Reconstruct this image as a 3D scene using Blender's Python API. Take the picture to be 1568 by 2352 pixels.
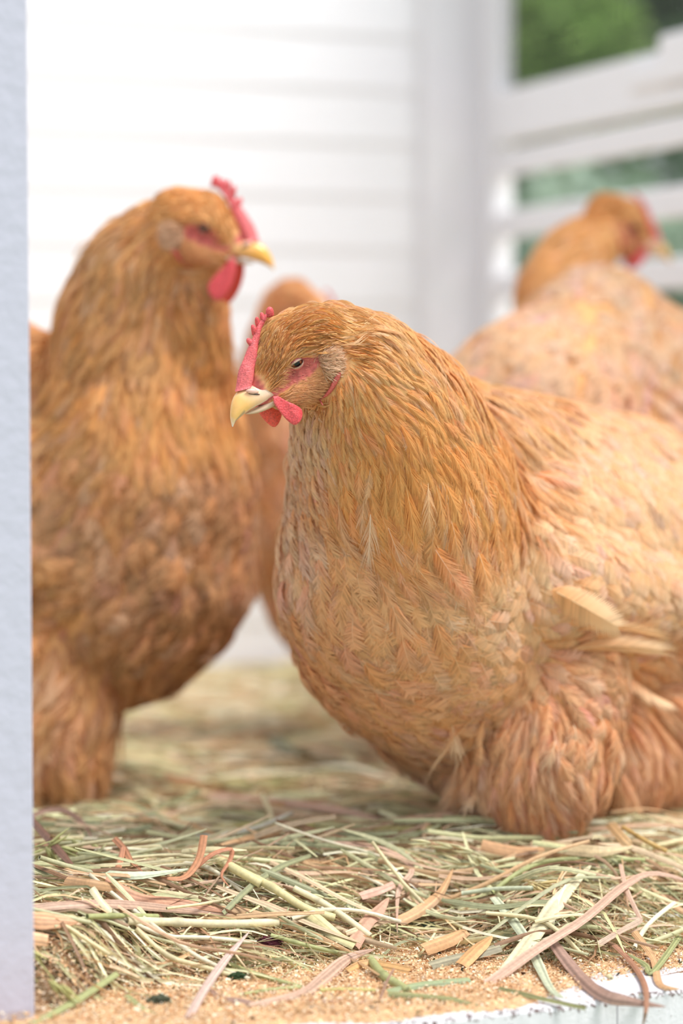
import bpy, math, random
import numpy as np
from mathutils import Vector, Matrix, Euler
from mathutils.bvhtree import BVHTree

random.seed(7)
RNG = np.random.default_rng(11)
SC = bpy.context.scene
for o in list(bpy.data.objects):
    bpy.data.objects.remove(o)
COL = SC.collection

# ------------------------------------------------------------------ camera
CAM_H = 0.39
PITCH = math.radians(3.36)
FPX = 2352 * 85.0 / 36.0
cam_d = bpy.data.cameras.new('camera')
cam = bpy.data.objects.new('camera', cam_d)
COL.objects.link(cam)
cam.location = (0, 0, CAM_H)
cam.rotation_euler = (math.pi / 2 - PITCH, 0, 0)
cam_d.sensor_fit = 'VERTICAL'
cam_d.sensor_height = 36.0
cam_d.sensor_width = 24.0
cam_d.lens = 85.0
cam_d.clip_start = 0.05
cam_d.dof.use_dof = True
cam_d.dof.focus_distance = 1.60
cam_d.dof.aperture_fstop = 2.7
SC.camera = cam

# ------------------------------------------------------------------ world, sun, exposure
w = bpy.data.worlds.new('overcast_sky')
SC.world = w
w.use_nodes = True
nt = w.node_tree
bg = nt.nodes['Background']
bg.inputs['Color'].default_value = (0.895, 0.93, 1.0, 1)
bg.inputs['Strength'].default_value = 0.74
sun_d = bpy.data.lights.new('soft_sun', 'SUN')
sun_d.energy = 2.9
sun_d.angle = math.radians(25)
sun_d.color = (1.0, 0.98, 0.955)
sun = bpy.data.objects.new('soft_sun', sun_d)
COL.objects.link(sun)
# light travels from upper right, a little behind the camera
sun.rotation_euler = Vector((-0.45, 0.22, -0.90)).to_track_quat('-Z', 'Y').to_euler()
vs = SC.view_settings
vs.view_transform = 'Standard'
vs.look = 'None'
vs.gamma = 1.0
vs.use_curve_mapping = False
vs.exposure = 0.54

# ------------------------------------------------------------------ helpers
CP, SP = math.cos(PITCH), math.sin(PITCH)

def at(px, py, Y):
    """world point seen at pixel px,py at distance Y in front of the camera"""
    x = (px - 784.0) / FPX
    y = (1176.0 - py) / FPX
    d = Vector((x, CP + y * SP, -SP + y * CP))
    k = Y / d.y
    return Vector((0, 0, CAM_H)) + d * k

def srgb(r, g, b):
    def f(c):
        c /= 255.0
        return c / 12.92 if c <= 0.04045 else ((c + 0.055) / 1.055) ** 2.4
    return (f(r), f(g), f(b))

def tag(o, label=None, cat=None, group=None, kind=None):
    if label: o['label'] = label
    if cat: o['category'] = cat
    if group: o['group'] = group
    if kind: o['kind'] = kind
    return o

def link(name, me, mat=None, parent=None):
    o = bpy.data.objects.new(name, me)
    COL.objects.link(o)
    if mat and me is not None:
        if len(me.materials) == 0:
            me.materials.append(mat)
    if parent is not None:
        o.parent = parent
        o.matrix_parent_inverse = Matrix.Translation(-Vector(parent.location))
    return o

def empty(name, loc):
    o = bpy.data.objects.new(name, None)
    COL.objects.link(o)
    o.location = loc
    o.empty_display_size = 0.02
    return o

def np_mesh(name, verts, polys, colors=None, smooth=True):
    """verts (n,3); polys list of int arrays (m,k) ; colors (n,3) linear"""
    me = bpy.data.meshes.new(name)
    nv = len(verts)
    me.vertices.add(nv)
    me.vertices.foreach_set('co', np.asarray(verts, dtype=np.float32).ravel())
    loops = np.concatenate([np.asarray(p, dtype=np.int32).ravel() for p in polys])
    totals = np.concatenate([np.full(len(p), np.asarray(p).shape[1], dtype=np.int32) for p in polys])
    starts = np.concatenate([[0], np.cumsum(totals)[:-1]]).astype(np.int32)
    me.loops.add(len(loops))
    me.loops.foreach_set('vertex_index', loops)
    me.polygons.add(len(totals))
    me.polygons.foreach_set('loop_start', starts)
    me.polygons.foreach_set('loop_total', totals)
    me.update(calc_edges=True)
    if smooth:
        me.polygons.foreach_set('use_smooth', np.ones(len(totals), dtype=bool))
    if colors is not None:
        ca = me.color_attributes.new('Col', 'FLOAT_COLOR', 'POINT')
        c4 = np.ones((nv, 4), dtype=np.float32)
        c4[:, :3] = colors
        ca.data.foreach_set('color', c4.ravel())
    me.validate()
    return me

class MB:
    """small mesh builder that collects shapes into ONE mesh"""
    def __init__(self):
        self.v, self.f, self.c = [], [], []
    def add(self, vs_, fs_, col=None):
        b = len(self.v)
        self.v += [tuple(p) for p in vs_]
        self.f += [tuple(i + b for i in f) for f in fs_]
        if col is not None and isinstance(col, tuple):
            self.c += [col] * len(vs_)
        elif col is not None:
            self.c += [tuple(q) for q in col]
    def box(self, o, ex, ey, ez, col=None):
        """box from corner o with edge vectors"""
        o, ex, ey, ez = map(Vector, (o, ex, ey, ez))
        p = [o, o + ex, o + ex + ey, o + ey, o + ez, o + ex + ez, o + ex + ey + ez, o + ey + ez]
        self.add(p, [(0, 3, 2, 1), (4, 5, 6, 7), (0, 1, 5, 4), (1, 2, 6, 5), (2, 3, 7, 6), (3, 0, 4, 7)], col)
    def tube(self, pts, rad, n=8, col=None, cap=True, flat=1.0, updir=None):
        """tube along pts; rad scalar or list; flat scales the second axis"""
        pts = [Vector(p) for p in pts]
        k = len(pts)
        if not hasattr(rad, '__len__'): rad = [rad] * k
        vs_, fs_, cs = [], [], []
        up = Vector(updir) if updir is not None else Vector((0.13, 0.21, 0.97))
        for i, p in enumerate(pts):
            t = (pts[min(i + 1, k - 1)] - pts[max(i - 1, 0)])
            if t.length < 1e-9: t = Vector((0, 0, 1))
            t.normalize()
            a = t.cross(up)
            if a.length < 1e-4: a = t.cross(Vector((1, 0, 0)))
            a.normalize()
            b = a.cross(t)
            fl = flat[i] if hasattr(flat, '__len__') else flat
            for j in range(n):
                th = 2 * math.pi * j / n
                vs_.append(p + a * math.cos(th) * rad[i] + b * math.sin(th) * rad[i] * fl)
                if col is not None:
                    cs.append(col[i] if not isinstance(col, tuple) else col)
        for i in range(k - 1):
            for j in range(n):
                j2 = (j + 1) % n
                fs_.append((i * n + j, i * n + j2, (i + 1) * n + j2, (i + 1) * n + j))
        if cap:
            fs_.append(tuple(reversed(range(n))))
            fs_.append(tuple(range((k - 1) * n, k * n)))
        self.add(vs_, fs_, cs if col is not None else None)
    def build(self, name, mat, parent=None, smooth=False, bevel=0.0, sub=0):
        me = bpy.data.meshes.new(name)
        me.from_pydata(self.v, [], self.f)
        if self.c and len(self.c) == len(self.v):
            ca = me.color_attributes.new('Col', 'FLOAT_COLOR', 'POINT')
            c4 = np.ones((len(self.v), 4), dtype=np.float32)
            c4[:, :3] = np.array(self.c)
            ca.data.foreach_set('color', c4.ravel())
        if smooth:
            me.polygons.foreach_set('use_smooth', [True] * len(me.polygons))
        me.update()
        o = link(name, me, mat, parent)
        if bevel > 0:
            m = o.modifiers.new('bevel', 'BEVEL'); m.width = bevel; m.segments = 3; m.limit_method = 'ANGLE'
        if sub > 0:
            m = o.modifiers.new('sub', 'SUBSURF'); m.levels = sub; m.render_levels = sub
        return o

# ------------------------------------------------------------------ materials
def new_mat(name):
    m = bpy.data.materials.new(name)
    m.use_nodes = True
    n = m.node_tree
    return m, n, n.nodes['Principled BSDF']

def N(nt_, typ, **kw):
    nd = nt_.nodes.new(typ)
    for k, v in kw.items():
        setattr(nd, k, v)
    return nd

def paint_mat(name, col, rough=0.45, stain=0.06, scale=30.0, bump=0.15, stretch=(1, 1, 1)):
    m, n, b = new_mat(name)
    tc = N(n, 'ShaderNodeTexCoord')
    mp = N(n, 'ShaderNodeMapping'); mp.inputs['Scale'].default_value = stretch
    no = N(n, 'ShaderNodeTexNoise'); no.inputs['Scale'].default_value = scale; no.inputs['Detail'].default_value = 8
    n.links.new(tc.outputs['Object'], mp.inputs['Vector'])
    n.links.new(mp.outputs['Vector'], no.inputs['Vector'])
    mx = N(n, 'ShaderNodeMix', data_type='RGBA')
    mx.inputs['A'].default_value = (*[c * (1 - stain) for c in col], 1)
    mx.inputs['B'].default_value = (*col, 1)
    n.links.new(no.outputs['Fac'], mx.inputs['Factor'])
    n.links.new(mx.outputs['Result'], b.inputs['Base Color'])
    b.inputs['Roughness'].default_value = rough
    bp = N(n, 'ShaderNodeBump'); bp.inputs['Strength'].default_value = bump; bp.inputs['Distance'].default_value = 0.002
    n.links.new(no.outputs['Fac'], bp.inputs['Height'])
    n.links.new(bp.outputs['Normal'], b.inputs['Normal'])
    return m

def attr_mat(name, rough=0.5, transl=0.0, spec=0.3, noise=0.0, nscale=400.0, sss=0.0, bump=0.0, coat=0.0, sheen=0.0, streak=None):
    """vertex-colour material; transl mixes in a translucent part"""
    m, n, b = new_mat(name)
    at_ = N(n, 'ShaderNodeAttribute', attribute_name='Col')
    src = at_.outputs['Color']
    tc = N(n, 'ShaderNodeTexCoord')
    if noise > 0:
        no = N(n, 'ShaderNodeTexNoise'); no.inputs['Scale'].default_value = nscale; no.inputs['Detail'].default_value = 4
        n.links.new(tc.outputs['Object'], no.inputs['Vector'])
        mr = N(n, 'ShaderNodeMapRange')
        mr.inputs['From Min'].default_value = 0.3; mr.inputs['From Max'].default_value = 0.7
        mr.inputs['To Min'].default_value = 1 - noise; mr.inputs['To Max'].default_value = 1 + noise * 0.6
        n.links.new(no.outputs['Fac'], mr.inputs['Value'])
        vm = N(n, 'ShaderNodeVectorMath', operation='SCALE')
        n.links.new(src, vm.inputs[0]); n.links.new(mr.outputs['Result'], vm.inputs['Scale'])
        src = vm.outputs['Vector']
        if bump > 0:
            bp = N(n, 'ShaderNodeBump'); bp.inputs['Strength'].default_value = bump; bp.inputs['Distance'].default_value = 0.0008
            n.links.new(no.outputs['Fac'], bp.inputs['Height'])
            n.links.new(bp.outputs['Normal'], b.inputs['Normal'])
    n.links.new(src, b.inputs['Base Color'])
    b.inputs['Roughness'].default_value = rough
    b.inputs['Specular IOR Level'].default_value = spec
    if sss > 0:
        b.inputs['Subsurface Weight'].default_value = sss
        b.inputs['Subsurface Radius'].default_value = (0.006, 0.002, 0.001)
        b.inputs['Subsurface Scale'].default_value = 0.6
    if coat > 0:
        b.inputs['Coat Weight'].default_value = coat
        b.inputs['Coat Roughness'].default_value = 0.15
    if sheen > 0:
        b.inputs['Sheen Weight'].default_value = sheen
    if transl > 0:
        tr = N(n, 'ShaderNodeBsdfTranslucent')
        n.links.new(src, tr.inputs['Color'])
        ms = N(n, 'ShaderNodeMixShader'); ms.inputs['Fac'].default_value = transl
        n.links.new(b.outputs['BSDF'], ms.inputs[1]); n.links.new(tr.outputs['BSDF'], ms.inputs[2])
        n.links.new(ms.outputs['Shader'], n.nodes['Material Output'].inputs['Surface'])
    return m

M_WHITE = paint_mat('white_paint', srgb(236, 236, 240), rough=0.5, stain=0.05)
M_SIDING = paint_mat('white_siding', srgb(244, 245, 248), rough=0.4, stain=0.03)
M_SHADED_POST = paint_mat('shaded_post_paint', srgb(188, 187, 202), rough=0.55, stain=0.08, scale=90, bump=0.5)  # white post; the shade it stands in is put into this blue-grey base colour
M_FEATHER = attr_mat('feather', rough=0.5, transl=0.38, spec=0.25)
M_DOWN = attr_mat('down', rough=0.8, transl=0.0, spec=0.1, noise=0.25, nscale=220)
M_COMB = attr_mat('comb_skin', rough=0.42, spec=0.45, noise=0.30, nscale=900, sss=0.25, bump=0.7)
M_BEAK = attr_mat('beak_horn', rough=0.28, spec=0.5, noise=0.06, nscale=300, sss=0.2, coat=0.3)
M_EYE = attr_mat('eye', rough=0.12, spec=0.35, coat=0.15)
M_LEG = attr_mat('leg_scale', rough=0.5, noise=0.2, nscale=500, bump=0.5)
M_STRAW = attr_mat('hay_blade', rough=0.5, transl=0.22, spec=0.3, noise=0.14, nscale=350)
M_CHIP = attr_mat('wood_chip', rough=0.7, transl=0.15, spec=0.2)
M_LEAF = attr_mat('leaf', rough=0.5, transl=0.3)

# ================================================================== THE COOP
A21 = math.radians(21)
U = Vector((math.cos(A21), math.sin(A21), 0))          # along the front sill and the back wall
V = Vector((math.sin(A21), -math.cos(A21), 0))         # from the back wall towards the front
Z = Vector((0, 0, 1))
CORNER = Vector((0.180, 3.17, 0))                      # back right corner

def zat(py, Y): return at(784, py, Y).z

# floor boards + sill -----------------------------------------------------
P0 = at(1084, 2348, 1.446); P0.z = 0
P1 = at(1568, 2297, 1.50); P1.z = 0
sd = (P1 - P0).normalized()
SN = Vector((-sd.y, sd.x, 0))                          # from the sill into the coop
m, n, b = new_mat('floor_board')
b.inputs['Base Color'].default_value = (*srgb(196, 160, 118), 1); b.inputs['Roughness'].default_value = 0.8
mb = MB()
f0 = P0 - sd * 1.6 + SN * 0.085
mb.box(f0 - Z * 0.03, sd * 2.9, SN * 2.3, Z * 0.0295)
tag(mb.build('floor', m), kind='structure')

# painted sill with worn front edge
m_s, n, b = new_mat('worn_white_sill')
tc = N(n, 'ShaderNodeTexCoord')
no = N(n, 'ShaderNodeTexNoise'); no.inputs['Scale'].default_value = 330; no.inputs['Detail'].default_value = 10; no.inputs['Roughness'].default_value = 0.7
n.links.new(tc.outputs['Object'], no.inputs['Vector'])
geo = N(n, 'ShaderNodeNewGeometry')
at_ = N(n, 'ShaderNodeAttribute', attribute_name='Col')
ad = N(n, 'ShaderNodeMath', operation='ADD')
sub_ = N(n, 'ShaderNodeMath', operation='MULTIPLY'); sub_.inputs[1].default_value = 0.20
n.links.new(at_.outputs['Fac'], sub_.inputs[0])
n.links.new(no.outputs['Fac'], ad.inputs[0]); n.links.new(sub_.outputs[0], ad.inputs[1])
cr = N(n, 'ShaderNodeValToRGB')
cr.color_ramp.elements[0].position = 0.66; cr.color_ramp.elements[0].color = (*srgb(222, 220, 224), 1)
cr.color_ramp.elements[1].position = 0.72; cr.color_ramp.elements[1].color = (*srgb(92, 62, 56), 1)
n.links.new(ad.outputs[0], cr.inputs['Fac'])
n.links.new(cr.outputs['Color'], b.inputs['Base Color'])
b.inputs['Roughness'].default_value = 0.6
bp = N(n, 'ShaderNodeBump'); bp.inputs['Strength'].default_value = 0.5; bp.inputs['Distance'].default_value = 0.002
n.links.new(no.outputs['Fac'], bp.inputs['Height']); n.links.new(bp.outputs['Normal'], b.inputs['Normal'])

def sill_board(s0, s1, dz, dn):
    """board along the sill with a rounded, worn arris"""
    K = max(8, int((s1 - s0) / 0.004))
    prof = [(0.085, 0.0, 0.0), (0.012, 0.0, 0.0), (0.004, 0.0, 0.35), (0.0012, -0.0006, 1.0), (0.0, -0.003, 1.0), (0.0, -0.007, 0.3), (0.0, -0.075, 0.0), (0.085, -0.075, 0.0)]
    vs_, cs = [], []
    for i in range(K + 1):
        s = s0 + (s1 - s0) * i / K
        wob = 0.0007 * math.sin(s * 90) + random.uniform(-0.0004, 0.0004)
        for (a, zz, wv) in prof:
            ww = wob if a < 0.01 and zz > -0.02 else 0
            vs_.append(P0 + sd * s + SN * (a + ww + dn) + Z * (zz + dz - abs(ww) * 0.6))
            v_ = wv * random.uniform(0.5, 1.0)
            cs.append((v_, v_, v_))
    q = len(prof)
    fs_ = [(i * q + j, (i + 1) * q + j, (i + 1) * q + (j + 1) % q, i * q + (j + 1) % q) for i in range(K) for j in range(q)]
    fs_.append(tuple(range(q))); fs_.append(tuple(reversed(range(K * q, K * q + q))))
    mb = MB(); mb.add(vs_, fs_, cs)
    return mb
sb_ = (at(1421, 2315, 1.48) - P0).dot(sd)
o = sill_board(-1.6, sb_, 0.0, 0.0).build('trim_1', m_s, smooth=False)
tag(o, 'worn white painted sill board along the coop opening', kind='structure')
o = sill_board(sb_ + 0.0015, 0.9, 0.002, 0.001).build('trim_2', m_s, smooth=False)
tag(o, 'white sill board continuing to the right past the joint', kind='structure')

# left jamb post of the opening ------------------------------------------
pe = at(33, 1400, 1.47)                                # right rear edge seen by the camera
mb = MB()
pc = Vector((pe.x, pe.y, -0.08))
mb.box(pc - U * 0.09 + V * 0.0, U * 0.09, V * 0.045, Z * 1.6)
jp = mb.build('trim_3', M_SHADED_POST, bevel=0.0015)
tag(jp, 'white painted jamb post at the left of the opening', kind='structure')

# back wall: lap siding ---------------------------------------------------
BW = CORNER - U * 0.075
def lap_wall(name, start, direction, length, z0, z1, pitch, out, mat, depth=0.012):
    mb = MB()
    z = z0
    while z < z1:
        a = start + Z * z
        e = direction * length
        p = [a + out * depth, a + e + out * depth, a + e + out * 0.001 + Z * pitch, a + out * 0.001 + Z * pitch,
             a - out * 0.02, a + e - out * 0.02, a + e - out * 0.02 + Z * pitch, a - out * 0.02 + Z * pitch]
        mb.add(p, [(0, 1, 2, 3), (4, 7, 6, 5), (0, 4, 5, 1), (0, 3, 7, 4), (1, 5, 6, 2), (3, 2, 6, 7)])
        z += pitch
    return mb.build(name, mat)
tag(lap_wall('wall_back', BW - U * 1.5, U, 1.5, 0.0, 1.35, 0.068, V, M_SIDING, depth=0.0035), kind='structure')

# corner post
mb = MB()
mb.box(CORNER - U * 0.086 - V * 0.04, U * 0.086, V * 0.055, Z * 1.4)
tag(mb.build('trim_4', M_WHITE, bevel=0.004), 'white corner post between the siding and the louvred side', kind='structure')

# right side wall: stile, rail, louvre slats, mesh window ------------------
Yr = 3.12
zr1 = zat(212, Yr); zr0 = zat(330, Yr)
mb = MB(); mb.box(CORNER + V * 0.016 - U * 0.005, V * 0.034, U * 0.03, Z * 1.4)
tag(mb.build('trim_5', M_WHITE, bevel=0.002), 'narrow white stile beside the mesh window', kind='structure')
mb = MB(); mb.box(CORNER + V * 0.051 + Z * zr0 - U * 0.004, V * 1.15, U * 0.028, Z * (zr1 - zr0))
tag(mb.build('trim_6', M_WHITE, bevel=0.003), 'white rail under the mesh window', kind='structure')
mb = MB(); mb.box(CORNER + V * 1.2 - U * 0.004, V * 0.08, U * 0.04, Z * 1.4)
tag(mb.build('trim_7', M_WHITE, bevel=0.003), 'white stile at the near end of the side wall', kind='structure')
# louvre slats
slat_py = [(341, 412), (482, 556), (614, 694)]
zs = [(zat(b_, Yr), zat(a_, Yr)) for a_, b_ in slat_py]
pitch_z = (zs[0][0] - zs[2][0]) / 2
hts = zs[1][1] - zs[1][0]
names = ['highest', 'second highest', 'third from the top', 'fourth from the top', 'fifth from the top', 'sixth from the top', 'seventh from the top', 'lowest']
slat0 = None
for i in range(8):
    zc = zs[0][0] - i * pitch_z
    if zc < 0.03: break
    mb = MB()
    a = Z * zc
    t_ = U * 0.010
    mb.box(CORNER + V * 0.040 + a + U * 0.002 + Z * hts * 0.06, V * 1.16, t_, Z * hts * 0.86)
    o = mb.build('louvre_slat', M_WHITE, bevel=0.004)
    tag(o, 'white horizontal louvre slat in the side wall, ' + names[i], 'slat', 'louvre slats of the side wall')
# mesh window
m_wire, n, b = new_mat('dark_wire')
b.inputs['Base Color'].default_value = (0.05, 0.05, 0.05, 1); b.inputs['Metallic'].default_value = 0.6; b.inputs['Roughness'].default_value = 0.5
mb = MB()
L_ = 1.14
for k in range(int(L_ / 0.0065)):
    mb.box(CORNER + V * (0.052 + k * 0.0065) + U * 0.010 + Z * (zr1 + 0.0), V * 0.0011, U * 0.0008, Z * (1.4 - zr1))
for k in range(int((1.4 - zr1) / 0.0065)):
    mb.box(CORNER + V * 0.052 + U * 0.011 + Z * (zr1 + k * 0.0065), V * L_, U * 0.0008, Z * 0.0011)
wm = mb.build('window_1', m_wire)
tag(wm, 'fine dark wire mesh window in the side wall', kind='structure')
# catch block on the rail
mb = MB()
Yb = 2.72
a = CORNER + V * 0.43 + Z * (zat(140, Yb) - 0.03) - U * 0.012
mb.box(a, V * 0.16, U * 0.03, Z * 0.03 + V * 0.0)
a2 = CORNER + V * 0.505 + Z * (zat(140, Yb) - 0.03) - U * 0.014
mb.box(a2, V * 0.11, U * 0.034, Z * 0.055)
tag(mb.build('trim_8', M_WHITE, bevel=0.006), 'white stepped block on top of the window rail', kind='structure')

# outside: lawn and hedge --------------------------------------------------
m, n, b = new_mat('lawn')
b.inputs['Base Color'].default_value = (*srgb(150, 170, 140), 1); b.inputs['Roughness'].default_value = 0.9
no = N(n, 'ShaderNodeTexNoise'); no.inputs['Scale'].default_value = 3
cr = N(n, 'ShaderNodeValToRGB')
cr.color_ramp.elements[0].color = (*srgb(120, 140, 105), 1); cr.color_ramp.elements[1].color = (*srgb(180, 195, 170), 1)
n.links.new(no.outputs['Fac'], cr.inputs['Fac']); n.links.new(cr.outputs['Color'], b.inputs['Base Color'])
mb = MB(); mb.box((-12, -4, -0.55), (24, 0, 0), (0, 24, 0), (0, 0, 0.02))
tag(mb.build('ground', m), kind='structure')

def leafy(name, center, radii, nleaf, size, cols, seed, label):
    r = np.random.default_rng(seed)
    d = r.normal(size=(nleaf, 3)); d /= np.linalg.norm(d, axis=1)[:, None]
    rad = r.uniform(0.6, 1.0, nleaf) ** 0.5
    lump = 1 + 0.18 * np.sin(d[:, 0] * 7 + seed) * np.sin(d[:, 2] * 6) + 0.1 * np.sin(d[:, 1] * 11)
    p = d * (rad * lump)[:, None] * np.array(radii) + np.array(center)
    p[:, 2] = np.maximum(p[:, 2], -0.52)
    a = r.normal(size=(nleaf, 3)); a /= np.linalg.norm(a, axis=1)[:, None]
    b_ = np.cross(a, r.normal(size=(nleaf, 3))); b_ /= np.linalg.norm(b_, axis=1)[:, None]
    s = size * r.uniform(0.6, 1.3, nleaf)[:, None]
    v = np.stack([p - a * s, p + b_ * s * 0.45, p + a * s, p - b_ * s * 0.45], axis=1).reshape(-1, 3)
    f = np.arange(nleaf * 4).reshape(-1, 4)
    c = np.array(cols)[r.integers(0, len(cols), nleaf)] * r.uniform(0.7, 1.25, nleaf)[:, None]
    me = np_mesh(name, v, [f], np.repeat(c, 4, axis=0), smooth=False)
    return tag(link(name, me, M_LEAF), label, 'shrub', 'shrubs outside the coop')
GREENS = [srgb(96, 124, 84), srgb(112, 142, 92), srgb(78, 98, 74)]
leafy('garden_shrub', (0.75, 7.2, 0.55), (1.2, 0.8, 1.5), 16000, 0.06, GREENS, 1, 'dark green shrub seen through the mesh window')
leafy('garden_shrub', (0.98, 5.5, -0.02), (0.85, 0.5, 0.80), 12000, 0.06, [srgb(160, 178, 160), srgb(176, 192, 172)], 2, 'low pale grey green shrub behind the louvre slats')
leafy('garden_shrub', (0.49, 5.2, 1.10), (0.13, 0.12, 0.09), 900, 0.05, [srgb(176, 206, 120), srgb(160, 194, 110)], 3, 'bright light green leafy sprig behind the mesh window')

def lim(c, top=0.93):
    """limit brightness without changing the hue"""
    c = np.maximum(c, 0.0)
    return c / np.maximum(1.0, c.max(axis=-1, keepdims=True) / top)

# ================================================================== FEATHER ENGINE
def build_feathers(P0_, P1_, P2_, S, Nn, Wd, cb, ct, nb=14, shape='round', camber=0.25, sweep=0.22, split=0.5, seg=2, curl=0.0, rach=True, rng=RNG, rimw=0.25, v0=0.12, density=1.25):
    """feathers through quadratic points P0,P1,P2 (n,3); S side dir, Nn normal, Wd half width (n,), cb/ct colours (n,3)"""
    n_ = len(P0_)
    vi = v0 + (1 - v0) * (np.arange(nb) + 0.5) / nb
    dv = (1 - v0) / nb
    B0 = P0_; B2 = P2_; B1 = 2 * P1_ - 0.5 * (P0_ + P2_)
    def cpos(v):
        v = v[..., None]
        e = lambda a: a.reshape((n_,) + (1,) * (v.ndim - 2) + (3,))
        return (1 - v) ** 2 * e(B0) + 2 * v * (1 - v) * e(B1) + v ** 2 * e(B2)
    if shape == 'round':
        prof = np.minimum(1, (vi / 0.35) ** 0.7) * np.sqrt(np.clip(1 - np.clip((vi - 0.55) / 0.47, 0, 1) ** 2.2, 0.05, 1))
    elif shape == 'hackle':
        prof = np.minimum(1, (vi / 0.3) ** 0.8) * (1 - np.clip((vi - 0.35) / 0.68, 0, 1) ** 1.3)
    elif shape == 'fluff':
        prof = 0.45 + 0.55 * np.sin(np.pi * np.clip(vi, 0, 1) ** 0.8)
    else:
        prof = np.minimum(1, (vi / 0.25)) * (1 - np.clip((vi - 0.5) / 0.55, 0, 1) ** 1.8)
    prof = np.maximum(prof, 0.12)
    sides = np.array([-1.0, 1.0])
    # arrays (n,2,nb)
    V0 = np.broadcast_to(vi, (n_, 2, nb)).copy()
    PR = np.broadcast_to(prof, (n_, 2, nb)).copy()
    ph = rng.uniform(0, 6.28, (n_, 2, 1)); fr = rng.uniform(3, 9, (n_, 2, 1))
    clump = np.sin(fr * V0 * 6.28 / 2 + ph)
    jit = rng.normal(0, 1, (n_, 2, nb))
    swv = sweep * (1 + 0.25 * rng.normal(0, 1, (n_, 1, 1))) * np.ones((n_, 2, nb))
    endv = V0 + swv * (0.6 + 0.4 * PR) + split * dv * (1.2 * clump + 0.5 * jit)
    PR = PR * (1 + 0.10 * split * jit + 0.08 * split * clump)
    us = [0.0, 0.55, 1.0] if seg == 2 else [0.0, 1.0]
    hw = [0.60 * density, 0.44 * density, 0.06]
    out_v = []
    out_c = []
    Wd_ = Wd.reshape(n_, 1, 1)
    sid = sides.reshape(1, 2, 1)
    shade = np.exp(0.12 * rng.normal(0, 1, (n_, 2, nb, 1)))
    lifts = rng.normal(0, 1, (n_, 2, nb)) * 0.05 * split
    for k, u in enumerate(us):
        vv = V0 + (endv - V0) * (u ** 1.25)
        wv = PR * u
        last = (k == len(us) - 1)
        # extrapolate past 1 linearly is fine with the quadratic
        for sgn in ((-1, 1) if not last else (0,)):
            vq = vv + sgn * dv * hw[k]
            pos = cpos(vq)
            off = (sid * wv * Wd_)
            pos = pos + S.reshape(n_, 1, 1, 3) * off[..., None]
            cam_ = -camber * (wv ** 2) * Wd_ + lifts * u * Wd_ + curl * (np.clip(vq - 0.6, 0, 1) ** 2) * Wd_ * 4
            pos = pos + Nn.reshape(n_, 1, 1, 3) * cam_[..., None]
            out_v.append(pos)
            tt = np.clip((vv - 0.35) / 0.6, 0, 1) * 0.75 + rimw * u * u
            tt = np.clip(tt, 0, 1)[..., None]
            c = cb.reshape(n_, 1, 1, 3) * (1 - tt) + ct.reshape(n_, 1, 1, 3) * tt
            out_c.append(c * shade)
    per = len(out_v)
    VV = np.stack(out_v, axis=3).reshape(-1, 3)      # (n,2,nb,per,3)
    CC = np.stack(out_c, axis=3).reshape(-1, 3)
    nbarb = n_ * 2 * nb
    base = np.arange(nbarb)[:, None] * per
    if seg == 2:
        quads = base + np.array([[0, 1, 3, 2]])
        tris = base + np.array([[2, 3, 4]])
        polys = [quads, tris]
    else:
        polys = [base + np.array([[0, 1, 2]])]
    if rach:
        # thin shaft: 4 stations, 2 verts
        st = np.linspace(0.0, 0.97, 5)
        Vs = np.broadcast_to(st, (n_, 5))
        c = cpos(Vs) + Nn[:, None, :] * 0.00025
        wr = np.clip(Wd * 0.035, 0.00010, 0.00035)[:, None, None] * np.linspace(1.2, 0.4, 5)[None, :, None]
        l = c - S[:, None, :] * wr; r = c + S[:, None, :] * wr
        RV = np.stack([l, r], axis=2).reshape(-1, 3)
        rc = np.clip(ct * 1.08 + 0.02, 0, 0.95)
        RC = np.repeat(rc, 10, axis=0)
        b0 = len(VV)
        rb = b0 + np.arange(n_)[:, None, None] * 10 + np.arange(4)[None, :, None] * 2
        rq = (rb + np.array([0, 1, 3, 2])).reshape(-1, 4)
        VV = np.concatenate([VV, RV]); CC = np.concatenate([CC, RC])
        polys = [polys[0], rq] + polys[1:] if seg == 2 else polys + [rq]
    return VV, polys, lim(CC)

def merge(parts):
    vs_, cs, quads, tris = [], [], [], []
    b0 = 0
    for (v, ps, c) in parts:
        for p in ps:
            (quads if p.shape[1] == 4 else tris).append(p + b0)
        vs_.append(v); cs.append(c); b0 += len(v)
    polys = []
    if quads: polys.append(np.concatenate(quads))
    if tris: polys.append(np.concatenate(tris))
    return np.concatenate(vs_), polys, np.concatenate(cs)

# ------------------------------------------------------------------ body surface from overlapping ellipsoids
def icos(sub=2):
    import bmesh
    bm = bmesh.new(); bmesh.ops.create_icosphere(bm, subdivisions=sub, radius=1)
    v = np.array([x.co[:] for x in bm.verts]); f = np.array([[q.index for q in p.verts] for p in bm.faces])
    bm.free()
    return v, f
ICO_V, ICO_F = icos(3)

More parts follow.
